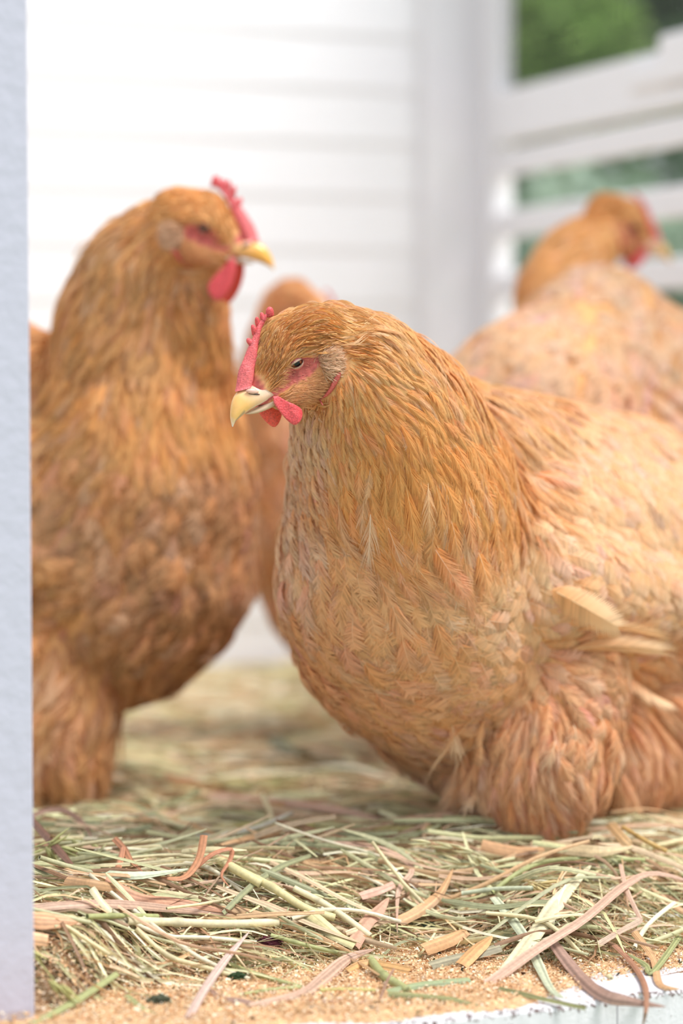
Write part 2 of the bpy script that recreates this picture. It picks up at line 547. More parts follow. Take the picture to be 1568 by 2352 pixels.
def blob_surface(chains, voxel, smooth_it):
    """chains: lists of keyframes (center Vector, (ra, rb, rc), 3x3 axes); dense ellipsoids -> one closed surface"""
    vs_, fs_ = [], []
    b0 = 0
    for ch in chains:
        seq = []
        if len(ch) == 1: seq = ch
        else:
            for a, b_ in zip(ch[:-1], ch[1:]):
                d = (a[0] - b_[0]).length
                st = max(2, int(d / (0.22 * min(min(a[1]), min(b_[1])))))
                for i in range(st):
                    t = i / st
                    seq.append((a[0].lerp(b_[0], t), tuple(x + (y - x) * t for x, y in zip(a[1], b_[1])), a[2]))
            seq.append(ch[-1])
        for c, r, ax in seq:
            M_ = np.array(ax)      # rows = axes
            v = (ICO_V * np.array(r)) @ M_ + np.array(c)
            vs_.append(v); fs_.append(ICO_F + b0); b0 += len(v)
    me = np_mesh('tmp', np.concatenate(vs_), [np.concatenate(fs_)])
    o = bpy.data.objects.new('tmp', me); COL.objects.link(o)
    rm = o.modifiers.new('r', 'REMESH'); rm.mode = 'VOXEL'; rm.voxel_size = voxel; rm.adaptivity = 0
    sm = o.modifiers.new('s', 'SMOOTH'); sm.factor = 0.5; sm.iterations = smooth_it
    dg = bpy.context.evaluated_depsgraph_get()
    me2 = bpy.data.meshes.new_from_object(o.evaluated_get(dg))
    bpy.data.objects.remove(o); bpy.data.meshes.remove(me)
    return me2

class Frame:
    """head frame: F forward along the beak, Uu up, L towards one side (metres)"""
    def __init__(self, origin, hdir, pitch_down, roll=0.0, scale=1.0, side=1):
        h = Vector((hdir[0], hdir[1], 0)).normalized()
        th = math.radians(pitch_down)
        self.F = h * math.cos(th) - Z * math.sin(th)
        self.U = Z * math.cos(th) + h * math.sin(th)
        self.L = self.F.cross(self.U).normalized()
        if side < 0: self.L = -self.L
        if self.L.y > 0: self.L = -self.L             # L points to the camera side
        if roll:
            R_ = Matrix.Rotation(math.radians(roll), 3, self.F)
            self.U = R_ @ self.U; self.L = R_ @ self.L
        self.o = Vector(origin); self.s = scale
    def p(self, f, u, l=0.0):
        """millimetres -> world"""
        k = self.s * 0.001
        return self.o + self.F * (f * k) + self.U * (u * k) + self.L * (l * k)
    def axes(self): return [tuple(self.F), tuple(self.U), tuple(self.L)]
    def inv(self, P):
        """(n,3) world -> mm local"""
        d = (P - np.array(self.o)) / (self.s * 0.001)
        return np.stack([d @ np.array(self.F), d @ np.array(self.U), d @ np.array(self.L)], axis=1)

def HP(x, y):
    """profile drawing coordinates -> local millimetres (F,U)"""
    dx = (x - 620) * 0.0666; up = -(y - 700) * 0.0666
    c, s = math.cos(math.radians(15)), math.sin(math.radians(15))
    return dx * c - up * s, dx * s + up * c

def smoothpts(pts, n_):
    """Catmull-Rom resample of a list of tuples"""
    P = np.array([pts[0]] + list(pts) + [pts[-1]], dtype=float)
    seg = len(pts) - 1
    out = []
    for i in range(n_):
        t = i / (n_ - 1) * seg
        k = min(int(t), seg - 1); u = t - k
        p0, p1, p2, p3 = P[k], P[k + 1], P[k + 2], P[k + 3]
        out.append(0.5 * ((2 * p1) + (-p0 + p2) * u + (2 * p0 - 5 * p1 + 4 * p2 - p3) * u * u + (-p0 + 3 * p1 - 3 * p2 + p3) * u ** 3))
    return np.array(out)

def sheet(fr, outline, thick, l0, lbend=None, col=None, name='comb', parent=None, mat=None, sub=1, colf=None):
    """closed outline (F,U) mm filled into a soft solid: rim + inner inset rings, thickness thickest inside"""
    P = np.array(outline)
    n_ = len(P)
    c = P.mean(axis=0)
    rings = [(1.0, 0.0), (0.97, 0.55), (0.88, 0.85), (0.7, 1.0), (0.4, 1.0)]
    mb = MB(); vs_, cs, fs_ = [], [], []
    def put(side):
        base = len(vs_)
        for (s, h) in rings:
            for q in P:
                x = c + (q - c) * s
                l = l0(x) if callable(l0) else l0
                t = thick(x) if callable(thick) else thick
                vs_.append(fr.p(x[0], x[1], l + side * h * t * 0.5))
                cs.append(colf(x, s) if colf else col)
        vs_.append(fr.p(c[0], c[1], (l0(c) if callable(l0) else l0) + side * (thick(c) if callable(thick) else thick) * 0.5)); cs.append(colf(c, 0) if colf else col)
        for k in range(len(rings) - 1):
            for i in range(n_):
                j = (i + 1) % n_
                q = (base + k * n_ + i, base + k * n_ + j, base + (k + 1) * n_ + j, base + (k + 1) * n_ + i)
                fs_.append(q if side > 0 else tuple(reversed(q)))
        k = len(rings) - 1; cc = len(vs_) - 1
        for i in range(n_):
            j = (i + 1) % n_
            q = (base + k * n_ + i, base + k * n_ + j, cc)
            fs_.append(q if side > 0 else tuple(reversed(q)))
    put(1); put(-1)
    mb.add(vs_, fs_, cs)
    return mb.build(name, mat, parent, smooth=True)

C_RED = srgb(216, 72, 78); C_PINK = srgb(234, 134, 134); C_DKRED = srgb(176, 36, 56)

def head_parts(fr, root, lid=0.5, detail=True, comb_lean=0.0, comb_h=1.0, bk=1.0, short_wattle=False, beak=None):
    # ---- comb: base strip + separate finger points, one mesh
    mb = MB()
    base = smoothpts([HP(690, 170), HP(780, 235), HP(850, 320), HP(905, 420), HP(950, 560), HP(1010, 700), HP(1090, 850)], 26)
    edge = smoothpts([HP(760, 120), HP(850, 190), HP(925, 270), HP(990, 370), HP(1100, 520), HP(1190, 660), HP(1262, 860)], 26)
    edge = base + (edge - base) * np.linspace(comb_h, 1.0, 26)[:, None]
    vs_, cs, fs_ = [], [], []
    K = 26; R_ = 12
    for i in range(K):
        b_, e = base[i], edge[i]
        t = i / (K - 1)
        w_ = 2.4 + 5.2 * t ** 1.6
        for j in range(R_):
            a = 2 * math.pi * j / R_
            h = 0.5 - 0.5 * math.cos(a)           # 0 base .. 1 edge
            s = math.sin(a)
            x = b_ + (e - b_) * h
            ww = w_ * (1.15 - 0.6 * h)
            lean = comb_lean * h * (1 - t)
            vs_.append(fr.p(x[0], x[1], s * ww * 0.8 + lean + 0.5 * math.sin(i * 1.1 + j)))
            g = 0.5 + 0.5 * math.sin(i * 2.3 + j * 1.7)
            mixp = 0.15 + 0.35 * t + 0.15 * g
            cs.append(tuple(C_RED[k] * (1 - mixp) + C_PINK[k] * mixp for k in range(3)))
    for i in range(K - 1):
        for j in range(R_):
            j2 = (j + 1) % R_
            fs_.append((i * R_ + j, i * R_ + j2, (i + 1) * R_ + j2, (i + 1) * R_ + j))
    fs_.append(tuple(range(R_))); fs_.append(tuple(reversed(range((K - 1) * R_, K * R_))))
    mb.add(vs_, fs_, cs)
    tips = [((735, 200), (752, 72), 3.6), ((815, 240), (832, 110), 2.4), ((868, 290), (902, 132), 2.4), ((930, 350), (968, 200), 2.5), ((990, 440), (1042, 345), 2.6)]
    for k, (a, b_, r) in enumerate(tips):
        pa, pb = HP(*a), HP(*b_)
        pb = (pa[0] + (pb[0] - pa[0]) * comb_h, pa[1] + (pb[1] - pa[1]) * comb_h); r = r * (0.78 if comb_h < 0.9 else 1.0)
        pts = []; rr = []
        for q in range(7):
            t = q / 6
            pts.append(fr.p(pa[0] + (pb[0] - pa[0]) * t, pa[1] + (pb[1] - pa[1]) * t, comb_lean * (0.5 + 0.5 * t) * (1 - k / 6) + 0.8 * math.sin(k * 2 + q * 0.4)))
            rr.append(0.001 * fr.s * r * (1.10 - 0.15 * t) * math.sqrt(max(0.05, 1 - (t * 0.93) ** 5)))
        e = (pts[-1] - pts[-2]).normalized() * 0.0004 * fr.s
        pts.append(pts[-1] + e); rr.append(rr[-1] * 0.35)
        mb.tube(pts, rr, n=10, col=tuple(C_RED[j] * 0.8 + C_PINK[j] * 0.2 for j in range(3)), flat=0.75, updir=fr.L)
    mb.build('comb', M_COMB, root, smooth=True)
    # ---- upper beak
    up = smoothpts([HP(1060, 830), HP(1180, 850), HP(1270, 880), HP(1345, 945), HP(1400, 1040), HP(1425, 1120), HP(1430, 1205)], 24)
    lo = smoothpts([HP(860, 1005), HP(1000, 1035), HP(1120, 1062), HP(1220, 1092), HP(1310, 1130), HP(1380, 1165), HP(1424, 1212)], 24)
    wd = smoothpts([(8.2,), (7.6,), (6.8,), (5.6,), (4.0,), (2.3,), (0.5,)], 24)[:, 0]
    for A_ in (up, lo):
        A_[:, 0] = np.where(A_[:, 0] > 30, 30 + (A_[:, 0] - 30) * bk, A_[:, 0])
    ycol, hcol, tcol, dcol = srgb(238, 190, 112), srgb(238, 206, 184), srgb(232, 222, 208), srgb(120, 112, 104)
    if beak: ycol, hcol = beak
    mb = MB(); vs_, cs, fs_ = [], [], []
    R_ = 18
    for i in range(24):
        t = i / 23
        c = (up[i] + lo[i]) / 2; h = (up[i] - lo[i]) / 2
        for j in range(R_):
            a = 2 * math.pi * j / R_
            ca, sa = math.cos(a), math.sin(a)
            wl = wd[i] * (abs(sa) ** 0.8) * math.copysign(1, sa) * (1 - 0.30 * max(ca, 0))
            x = c + h * (ca if ca > 0 else -abs(ca) ** 0.7)
            vs_.append(fr.p(x[0], x[1], wl))
            if t < 0.45: col = tuple(hcol[k] * (1 - t / 0.45) + ycol[k] * t / 0.45 for k in range(3))
            elif t < 0.78: col = ycol
            else:
                q = (t - 0.78) / 0.22; col = tuple(ycol[k] * (1 - q) + tcol[k] * q for k in range(3))
            if -0.75 < ca < -0.35 and 0.55 < t < 0.9: col = tuple(col[k] * 0.35 + dcol[k] * 0.65 for k in range(3))
            elif ca <= -0.75: col = tuple(col[k] * 0.5 + tcol[k] * 0.5 for k in range(3))
            cs.append(col)
    for i in range(23):
        for j in range(R_):
            j2 = (j + 1) % R_
            fs_.append((i * R_ + j, i * R_ + j2, (i + 1) * R_ + j2, (i + 1) * R_ + j))
    fs_.append(tuple(range(R_))); fs_.append(tuple(reversed(range(23 * R_, 24 * R_))))
    mb.add(vs_, fs_, cs)
    bk = mb.build('upper_beak', M_BEAK, root, smooth=True)
    # ---- lower beak
    mb = MB(); pts, rr, cc = [], [], []
    for q in range(10):
        t = q / 9
        a, b_ = HP(880, 1045), HP(1195, 1100)
        pts.append(fr.p(a[0] + (b_[0] - a[0]) * t, a[1] + (b_[1] - a[1]) * t - 1.2 * math.sin(t * 3.1)))
        rr.append(0.001 * fr.s * (6.4 * (1 - t) ** 0.7 + 0.7)); cc.append(srgb(214, 186, 158))
    mb.tube(pts, rr, n=14, col=cc, flat=0.45, updir=fr.U)
    mb.build('lower_beak', M_BEAK, root, smooth=True)
    # ---- nostrils: horn flap with dark slit beneath
    for sgn in (1, -1):
        mb = MB(); a, b_ = HP(1065, 905), HP(1185, 868)
        pts = [fr.p(a[0] + (b_[0] - a[0]) * t, a[1] + (b_[1] - a[1]) * t, sgn * (7.4 - 1.7 * t)) for t in np.linspace(0, 1, 6)]
        mb.tube(pts, [0.001 * fr.s * r for r in (0.4, 1.5, 1.9, 1.9, 1.5, 0.5)], n=10, col=srgb(224, 178, 160), flat=0.8, updir=fr.L)
        nf = mb.build('nostril_flap', M_BEAK, root, smooth=True)
        mb = MB()
        pts = [fr.p(a[0] + (b_[0] - a[0]) * t, a[1] + (b_[1] - a[1]) * t - 1.9, sgn * (7.7 - 1.7 * t)) for t in np.linspace(0.0, 0.9, 5)]
        mb.tube(pts, [0.001 * fr.s * r for r in (0.2, 0.55, 0.6, 0.5, 0.2)], n=8, col=srgb(40, 20, 18))
        mb.build('nostril_slit', M_BEAK, nf, smooth=True)
    # ---- wattles
    wo = [HP(*q) for q in [(930, 1040), (870, 1110), (790, 1200), (710, 1290), (655, 1370), (665, 1450), (720, 1530), (790, 1550), (860, 1490), (920, 1400), (965, 1290), (990, 1180), (985, 1080)]]
    if short_wattle:
        wo = [(24.6, -12.8), (26.5, -17), (25.5, -23), (23.5, -30), (20.5, -36), (17, -36.5), (12, -34), (10, -30), (13, -25), (17.5, -20), (21, -14.5)]
    wo2 = smoothpts(wo + [wo[0]], 40)[:-1]
    for sgn in (1, -1):
        def l0(x, s=sgn): return s * ((9.5 if short_wattle else 6.0) + 0.10 * max(0, -16 - x[1]) + 0.8 * math.sin(x[0] * 0.5))
        def colf(x, s, q=sgn):
            g = 0.5 + 0.5 * math.sin(x[0] * 1.9) * math.sin(x[1] * 2.3)
            c = C_RED if q > 0 else srgb(232, 84, 66)
            k = 0.15 * g + (0.25 if s > 0.9 else 0)
            return tuple(c[i] * (1 - k) + C_PINK[i] * k for i in range(3))
        dF = 0 if sgn > 0 else 4.0
        sheet(fr, [(q[0] + dF, q[1]) for q in wo2], 2.6, l0, name='wattle', parent=root, mat=M_COMB, colf=colf)
    # ---- eyes with lids
    for sgn in (1, -1):
        ec = fr.p(0.5, 0, sgn * 11.3)
        r = 0.001 * fr.s * 4.6
        outv = (fr.L * sgn * 0.96 + fr.F * 0.22 - fr.U * 0.05).normalized()
        # eyeball with iris and pupil by vertex colour
        vv, cc = [], []
        for q in ICO_V:
            d = Vector(q)
            vv.append(ec + d * r)
            k = d.dot(outv)
            cc.append(srgb(10, 8, 8) if k > 0.86 else (srgb(158, 82, 40) if k > 0.66 else srgb(60, 40, 36)))
        mb = MB(); mb.add(vv, [tuple(f) for f in ICO_F.tolist()], cc)
        ey = mb.build('eye', M_EYE, root, smooth=True)
        # lids: two almond strips around the eyeball
        ax = fr.F - outv * fr.F.dot(outv); ax.normalize()
        upv = outv.cross(ax); upv = upv if upv.dot(fr.U) > 0 else -upv
        for nm, sg in (('upper_eyelid', 1), ('lower_eyelid', -1)):
            mb = MB(); rows = []
            open_ = (0.62 * (1 - lid)) if sg > 0 else 0.30 + 0.15 * (1 - lid)
            vs_, fs_, cs = [], [], []
            KA, KB = 15, 7
            for i in range(KA):
                al = (i / (KA - 1) - 0.5) * 2        # -1..1 along the eye
                for j in range(KB):
                    bt = j / (KB - 1)
                    x = al * 0.93
                    y0 = sg * open_ * math.sqrt(max(0, 1 - al * al)) + (0.10 * al * (-1))
                    y1 = sg * (0.98) * math.sqrt(max(0, 1 - (al * 0.9) ** 2))
                    y = y0 + (y1 - y0) * bt
                    x = x * (1 + 0.10 * bt)
                    zz = math.sqrt(max(0.02, 1.16 ** 2 - x * x - y * y)) - 0.12 * bt + (0.07 if j == 0 else 0.0)
                    if j == 0: zz -= 0.10
                    vs_.append(ec + (ax * x + upv * y + outv * zz) * r)
                    c = srgb(196, 160, 138) if j < 3 else srgb(206, 112, 112)
                    if j == 0: c = srgb(70, 40, 36)
                    cs.append(c)
            for i in range(KA - 1):
                for j in range(KB - 1):
                    fs_.append((i * KB + j, (i + 1) * KB + j, (i + 1) * KB + j + 1, i * KB + j + 1))
            mb.add(vs_, fs_, cs)
            lo_ = mb.build(nm, M_COMB, root, smooth=True)
            so = lo_.modifiers.new('sol', 'SOLIDIFY'); so.thickness = 0.0005; so.offset = 1

def head_chain(fr):
    """ellipsoids of the skull, in world coordinates"""
    ax = fr.axes(); k = fr.s * 0.001
    B = lambda f, u, r, rl, l=0: (fr.p(f, u, l), (r * k, r * k, rl * k), ax)
    ch = [[B(-25, 5, 23, 21), B(-10, 9, 20, 16), B(2, 11, 15, 13.5), B(11, 5, 13, 12.5), B(21, -2, 10, 9.5), B(28, -7, 8, 7.8), B(33, -10, 6, 6.5)],
          [B(-10, 9, 20, 16), B(-2, 18, 12.5, 10)],
          [B(28, -12, 5.5, 6), B(16, -16, 9, 9), B(4, -18, 12, 12.5), B(-9, -16, 15, 15.5), B(-24, -10, 22, 20)]]
    for s in (1, -1):
        ch.append([B(12, 4.5, 4, 4, s * 10), B(4, 7.5, 5, 5, s * 11.5), B(-6, 8, 5.5, 5, s * 12.5), B(-14, 5, 6, 6, s * 14)])
    return ch

def smoothstep(x, a, b_):
    t = np.clip((x - a) / (b_ - a), 0, 1); return t * t * (3 - 2 * t)

def ear_zone(loc):
    return ((loc[:, 0] + 20) / 10.5) ** 2 + ((loc[:, 1] + 9.5) / 12.5) ** 2

def cheek_zone(loc):
    """finely bristled cheek between eye, gape and ear"""
    F_, U_ = loc[:, 0], loc[:, 1]
    return (((F_ + 0) / 21) ** 2 + ((U_ + 15) / 17) ** 2 < 1) & (U_ < 3) & (np.abs(loc[:, 2]) > 3)

def face_mask(loc):
    """1 on bare red skin; 0 on feathered skin. loc (n,3) mm"""
    F_, U_, L_ = loc[:, 0], loc[:, 1], loc[:, 2]
    m1 = 1 - smoothstep(((F_ - 0) / 15.5) ** 2 + ((U_ + 5.0) / 7.5) ** 2, 0.75, 1.15)
    # lores towards the nostril and around the beak base
    m2 = smoothstep(F_, 25, 28) * (1 - smoothstep(U_, 1, 5))
    d = np.abs((U_ + 11.0) + (F_ - 14) * 0.10)
    m3 = (1 - smoothstep(d, 1.8, 3.2)) * smoothstep(F_, -2, 6)
    m4 = smoothstep(F_, 26, 29)
    return np.clip(np.maximum.reduce([m1 * (np.abs(L_) > 3), m2, m3, m4]), 0, 1)

FEET = []
def make_hen(label, fr, chains, guides, center, lateral, ground, legs, quality, loc, voxel=0.0028, lid=0.5, comb_lean=0.0, hk={},
             seed=1, bare=True, skin_col=None, fmask_extra=None, extra=None, ny=-0.05, group=None, shade_off=None):
    rng = np.random.default_rng(seed)
    root = empty('hen', loc)
    tag(root, label, 'hen')
    ch = head_chain(fr) + chains
    me = blob_surface(ch, voxel, 8)
    nv = len(me.vertices)
    co = np.zeros(nv * 3, dtype=np.float32); me.vertices.foreach_get('co', co); co = co.reshape(-1, 3)
    hl = fr.inv(co)
    near = np.linalg.norm(hl, axis=1) < 75
    fm = np.zeros(nv); fm[near] = face_mask(hl[near])
    skin = np.array(skin_col or srgb(228, 174, 118))
    red = np.array(srgb(212, 112, 106)); tan = np.array(srgb(206, 140, 96))
    cols = np.tile(skin, (nv, 1))
    rr = red * (0.65 + 0.6 * rng.random((nv, 1)))
    cols = cols * (1 - fm[:, None]) + rr * fm[:, None]
    # cheek under the eye: tan fuzzy skin
    ck = near & (cheek_zone(hl) | (ear_zone(hl) < 1)) & (fm < 0.5)
    cols[ck] = cols[ck] * 0.35 + tan * 0.65
    ca = me.color_attributes.new('Col', 'FLOAT_COLOR', 'POINT')
    c4 = np.ones((nv, 4), dtype=np.float32); c4[:, :3] = cols; ca.data.foreach_set('color', c4.ravel())
    me.polygons.foreach_set('use_smooth', np.ones(len(me.polygons), dtype=bool))
    me.materials.clear()
    me.name = 'hen_body'
    body = link('body', me, M_DOWN, root)
    # ---------- feathers
    me.calc_loop_triangles()
    nt_ = len(me.loop_triangles)
    tri = np.zeros(nt_ * 3, dtype=np.int32); me.loop_triangles.foreach_get('vertices', tri); tri = tri.reshape(-1, 3)
    vn = np.zeros(nv * 3, dtype=np.float32); me.vertices.foreach_get('normal', vn); vn = vn.reshape(-1, 3)
    bvh = BVHTree.FromPolygons([tuple(c) for c in co.tolist()], [tuple(t) for t in tri.tolist()])
    a, b_, c = co[tri[:, 0]], co[tri[:, 1]], co[tri[:, 2]]
    area = np.linalg.norm(np.cross(b_ - a, c - a), axis=1) * 0.5
    # guides: (P, D, L, W, style, base, tip, lift, spacing)
    gP, gD, gA = [], [], []
    ctr = np.array(center); lat = np.array(lateral) / np.linalg.norm(lateral)
    eye_ = Vector((0, 0, CAM_H))
    for g in guides:
        px_, py_, dd = g[0], g[1], g[2]
        ray = (at(px_, py_, 1.0) - eye_).normalized()
        hit = bvh.ray_cast(eye_, ray)
        if hit[0] is None:
            hit = bvh.find_nearest(at(px_, py_, center[1]))
        p = np.array(hit[0]); d = np.array((dd[0], dd[2] if len(dd) > 2 else 0.0, -dd[1])); d = d / np.linalg.norm(d)
        gP.append(p); gD.append(d); gA.append(g[3:])
        pm = p - 2 * np.dot(p - ctr, lat) * lat; dm = d - 2 * np.dot(d, lat) * lat
        gP.append(pm); gD.append(dm); gA.append(g[3:])
    gP = np.array(gP); gD = np.array(gD)
    gL = np.array([g[0] for g in gA]); gW = np.array([g[1] for g in gA]); gS = [g[2] for g in gA]
    gB = np.array([g[3] for g in gA]); gT = np.array([g[4] for g in gA]); gLf = np.array([g[5] for g in gA]); gSp = np.array([g[6] for g in gA])
    def weights(P_):
        W_ = np.zeros((len(P_), len(gP)))
        for k in range(len(gP)):
            W_[:, k] = 1.0 / (((P_ - gP[k]) ** 2).sum(axis=1) + 1e-5) ** 2.2
        return W_ / W_.sum(axis=1)[:, None]
    cen = (a + b_ + c) / 3
    spt = (weights(cen) @ gSp) * 0.001
    wt_ = area / spt ** 2 * (vn[tri[:, 0], 1] < 0.55)
    ncand = int(wt_.sum() * 2.6)
    ti = rng.choice(nt_, ncand, p=wt_ / wt_.sum())
    r1 = np.sqrt(rng.random(ncand)); r2 = rng.random(ncand)
    w0, w1, w2 = 1 - r1, r1 * (1 - r2), r1 * r2
    P = a[ti] * w0[:, None] + b_[ti] * w1[:, None] + c[ti] * w2[:, None]
    Nn = vn[tri[ti, 0]] * w0[:, None] + vn[tri[ti, 1]] * w1[:, None] + vn[tri[ti, 2]] * w2[:, None]
    Nn /= np.linalg.norm(Nn, axis=1)[:, None]
    keep = Nn[:, 1] < 0.45                                # the side that is turned away needs no plumage
    P, Nn = P[keep], Nn[keep]
    # nearest-guide weights
    Wt = weights(P)
    D = Wt @ gD; Lf = Wt @ gL; Wf = Wt @ gW; CB = Wt @ gB; CT = Wt @ gT; LI = Wt @ gLf; SP_ = Wt @ gSp
    styles = sorted(set(gS))
    SW = np.stack([Wt[:, [i for i, s in enumerate(gS) if s == st]].sum(axis=1) for st in styles], axis=1)
    SW = SW + rng.uniform(0, 0.25, SW.shape)
    si = SW.argmax(axis=1)
    # poisson-like thinning on a hash grid
    hloc = fr.inv(P)
    nearh = np.linalg.norm(hloc, axis=1) < 75
    fmk = np.zeros(len(P)); fmk[nearh] = face_mask(hloc[nearh])
    drop = (fmk > 0.45) | (nearh & (cheek_zone(hloc) | (ear_zone(hloc) < 0.8)))
    inface = nearh & (((hloc[:, 0] - 1) / 26) ** 2 + ((hloc[:, 1] + 14) / 24) ** 2 < 1)
    acc = []
    grid = {}
    cell = 0.005
    Pq = np.floor(P / cell).astype(int)
    sp = SP_ * 0.001
    for i in range(len(P)):
        if drop[i]: continue
        s = sp[i]; cx, cy, cz = Pq[i]
        rg = int(s / cell) + 1
        ok = True
        px_, py_, pz_ = P[i]
        for ix in range(cx - rg, cx + rg + 1):
            for iy in range(cy - rg, cy + rg + 1):
                for iz in range(cz - rg, cz + rg + 1):
                    L_g = grid.get((ix, iy, iz))
                    if L_g:
                        for q in L_g:
                            if (q[0] - px_) ** 2 + (q[1] - py_) ** 2 + (q[2] - pz_) ** 2 < s * s:
                                ok = False; break
                    if not ok: break
                if not ok: break
            if not ok: break
        if ok:
            acc.append(i); grid.setdefault((cx, cy, cz), []).append((px_, py_, pz_))
    acc = np.array(acc)
    P, Nn, D, Lf, Wf, CB, CT, LI, si = P[acc], Nn[acc], D[acc], Lf[acc], Wf[acc], CB[acc], CT[acc], LI[acc], si[acc]
    n_ = len(P)
    # low-frequency disorder of the lie of the feathers
    q = P * 28
    ang = 0.22 * np.sin(q[:, 0] * 1.3 + q[:, 2] * 2.1 + seed) + 0.16 * np.sin(q[:, 0] * 3.7 - q[:, 2] * 2.9 + q[:, 1] * 3) + rng.normal(0, 0.11, n_)
    D = D - Nn * (D * Nn).sum(axis=1)[:, None]
    D /= np.linalg.norm(D, axis=1)[:, None] + 1e-9
    Sd = np.cross(Nn, D)
    D = D * np.cos(ang)[:, None] + Sd * np.sin(ang)[:, None]
    Sd = np.cross(Nn, D)
    Lm = Lf * 0.001 * rng.uniform(0.8, 1.2, n_); Wm = Wf * 0.0005 * rng.uniform(0.85, 1.2, n_)
    ishead = si == (styles.index('head') if 'head' in styles else -1)
    lift = LI * 0.001 * rng.uniform(0.5, 1.5, n_) * np.where(ishead, 0.75, 1.0) + (rng.random(n_) < 0.04) * LI * 0.001 * 1.2
    P1_ = P + D * Lm[:, None] * 0.5; P2_ = P + D * Lm[:, None]
    A1 = np.empty_like(P); A2 = np.empty_like(P); N2 = np.empty_like(P)
    for i in range(n_):
        h = bvh.find_nearest(Vector(P1_[i])); A1[i] = h[0]
        h = bvh.find_nearest(Vector(P2_[i])); A2[i] = h[0]; N2[i] = h[1]
    P0f = P - Nn * 0.0006
    P1f = A1 + Nn * (lift * 0.75 + 0.0006)[:, None]
    free = (si == (styles.index('fluff') if 'fluff' in styles else -1))
    P2f = np.where(free[:, None], P2_ * 0.6 + A2 * 0.4, A2) + (N2 * 0.5 + Nn * 0.5) * lift[:, None]
    tint = np.exp(rng.normal(0, 0.10, (n_, 1))) * (1 + 0.06 * np.sin(q[:, 0:1] * 2 + q[:, 2:3] * 3))
    warm = rng.normal(0, 0.06, (n_, 1))
    tintc = tint * np.concatenate([1 + 0 * warm, 1 - np.abs(warm) * 0.6, 1 - warm * 1.3], axis=1)
    CBt = lim(CB * tintc, 0.88); CTt = lim(CT * tintc, 0.90)
    dusty = rng.random(n_) < 0.10
    CTt[dusty] = CTt[dusty] * 0.45 + np.array(srgb(240, 216, 190)) * 0.55; CBt[dusty] = CBt[dusty] * 0.7 + np.array(srgb(226, 190, 156)) * 0.3
    # put every feather group into a plumage part of its own
    STY = {'head': dict(nb=5, shape='hackle', sweep=0.75, split=1.2, seg=1, rach=False, camber=0.1, v0=0.0, density=0.8),
           'hackle': dict(nb=30, shape='hackle', sweep=0.36, split=1.6, seg=2, camber=0.30, rimw=0.15),
           'contour': dict(nb=20, shape='round', sweep=0.26, split=0.45, seg=2, camber=0.28, rimw=0.45, curl=0.0),
           'breast': dict(nb=20, shape='round', sweep=0.36, split=1.6, seg=2, camber=0.30, rimw=0.30),
           'fluff': dict(nb=18, shape='fluff', sweep=0.45, split=1.4, seg=2, camber=0.35, rimw=0.2, density=0.9)}
    NAMES = {'head': 'head_feathers', 'hackle': 'neck_hackle', 'contour': 'back_and_wing_plumage', 'breast': 'breast_plumage', 'fluff': 'thigh_fluff'}
    for k, st in enumerate(styles):
        m_ = si == k
        if m_.sum() < 3: continue
        kw = dict(STY[st]); kw['nb'] = max(4, int(kw['nb'] * quality))
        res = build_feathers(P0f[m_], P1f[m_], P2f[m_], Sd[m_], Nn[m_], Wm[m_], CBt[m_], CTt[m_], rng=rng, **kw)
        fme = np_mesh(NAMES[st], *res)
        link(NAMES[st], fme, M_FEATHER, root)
        print(label[:20], st, int(m_.sum()))
    # cheek bristles and ear tuft
    if bare:
        for sgn in (1, -1):
            k = int(1500 * (1 if quality >= 1 else 0.5))
            # ear tuft: dense short hair-like feathers on a small cushion
            d = rng.normal(size=(k, 3)); d /= np.linalg.norm(d, axis=1)[:, None]
            d[:, 2] = np.abs(d[:, 2])
            cx, cy = -20.0, -9.5
            loc_ = np.stack([cx + d[:, 0] * 8.6, cy + d[:, 1] * 10.5, sgn * (17.0 + d[:, 2] * 4.5)], axis=1)
            W_ = lambda q: np.array(fr.o) + (q[:, 0:1] * np.array(fr.F) + q[:, 1:2] * np.array(fr.U) + q[:, 2:3] * np.array(fr.L)) * (fr.s * 0.001)
            nw = (d[:, 0:1] * np.array(fr.F) + d[:, 1:2] * np.array(fr.U) + sgn * d[:, 2:3] * np.array(fr.L))
            flow = np.array(fr.F) * -0.75 - np.array(fr.U) * 0.35 + rng.normal(0, 0.2, (k, 3))
            flow = flow + nw * 0.35; flow /= np.linalg.norm(flow, axis=1)[:, None]
            p0 = W_(loc_); Ls = fr.s * 0.001 * rng.uniform(3.5, 6, k)
            sd_ = np.cross(nw, flow); sd_ /= np.linalg.norm(sd_, axis=1)[:, None] + 1e-9
            cbn = np.tile(srgb(226, 182, 146), (k, 1)) * rng.uniform(0.85, 1.15, (k, 1)); ctn = np.tile(srgb(246, 220, 190), (k, 1))
            res = build_feathers(p0, p0 + flow * Ls[:, None] * 0.5 + nw * 0.0004, p0 + flow * Ls[:, None], sd_, nw, np.full(k, fr.s * 0.0006), cbn, ctn, nb=3, shape='hackle', sweep=0.6, split=1, seg=1, rach=False, rng=rng)
            eme = np_mesh('ear_tuft', *res)
            et = link('ear_tuft', eme, M_FEATHER, root); et['label'] = 'pale cream ear tuft'
            # red fold running down behind the cheek
            mb = MB()
            pts = []
            for t in np.linspace(0, 1, 9):
                f_, u_ = -21 + 18 * t ** 1.4 + 0.8 * math.sin(t * 6), -18 - 15.5 * t
                hit = bvh.ray_cast(fr.p(f_, u_, sgn * 60), -fr.L * sgn)
                pts.append((hit[0] + fr.L * sgn * 0.0022) if hit[0] is not None else fr.p(f_, u_, sgn * 15))
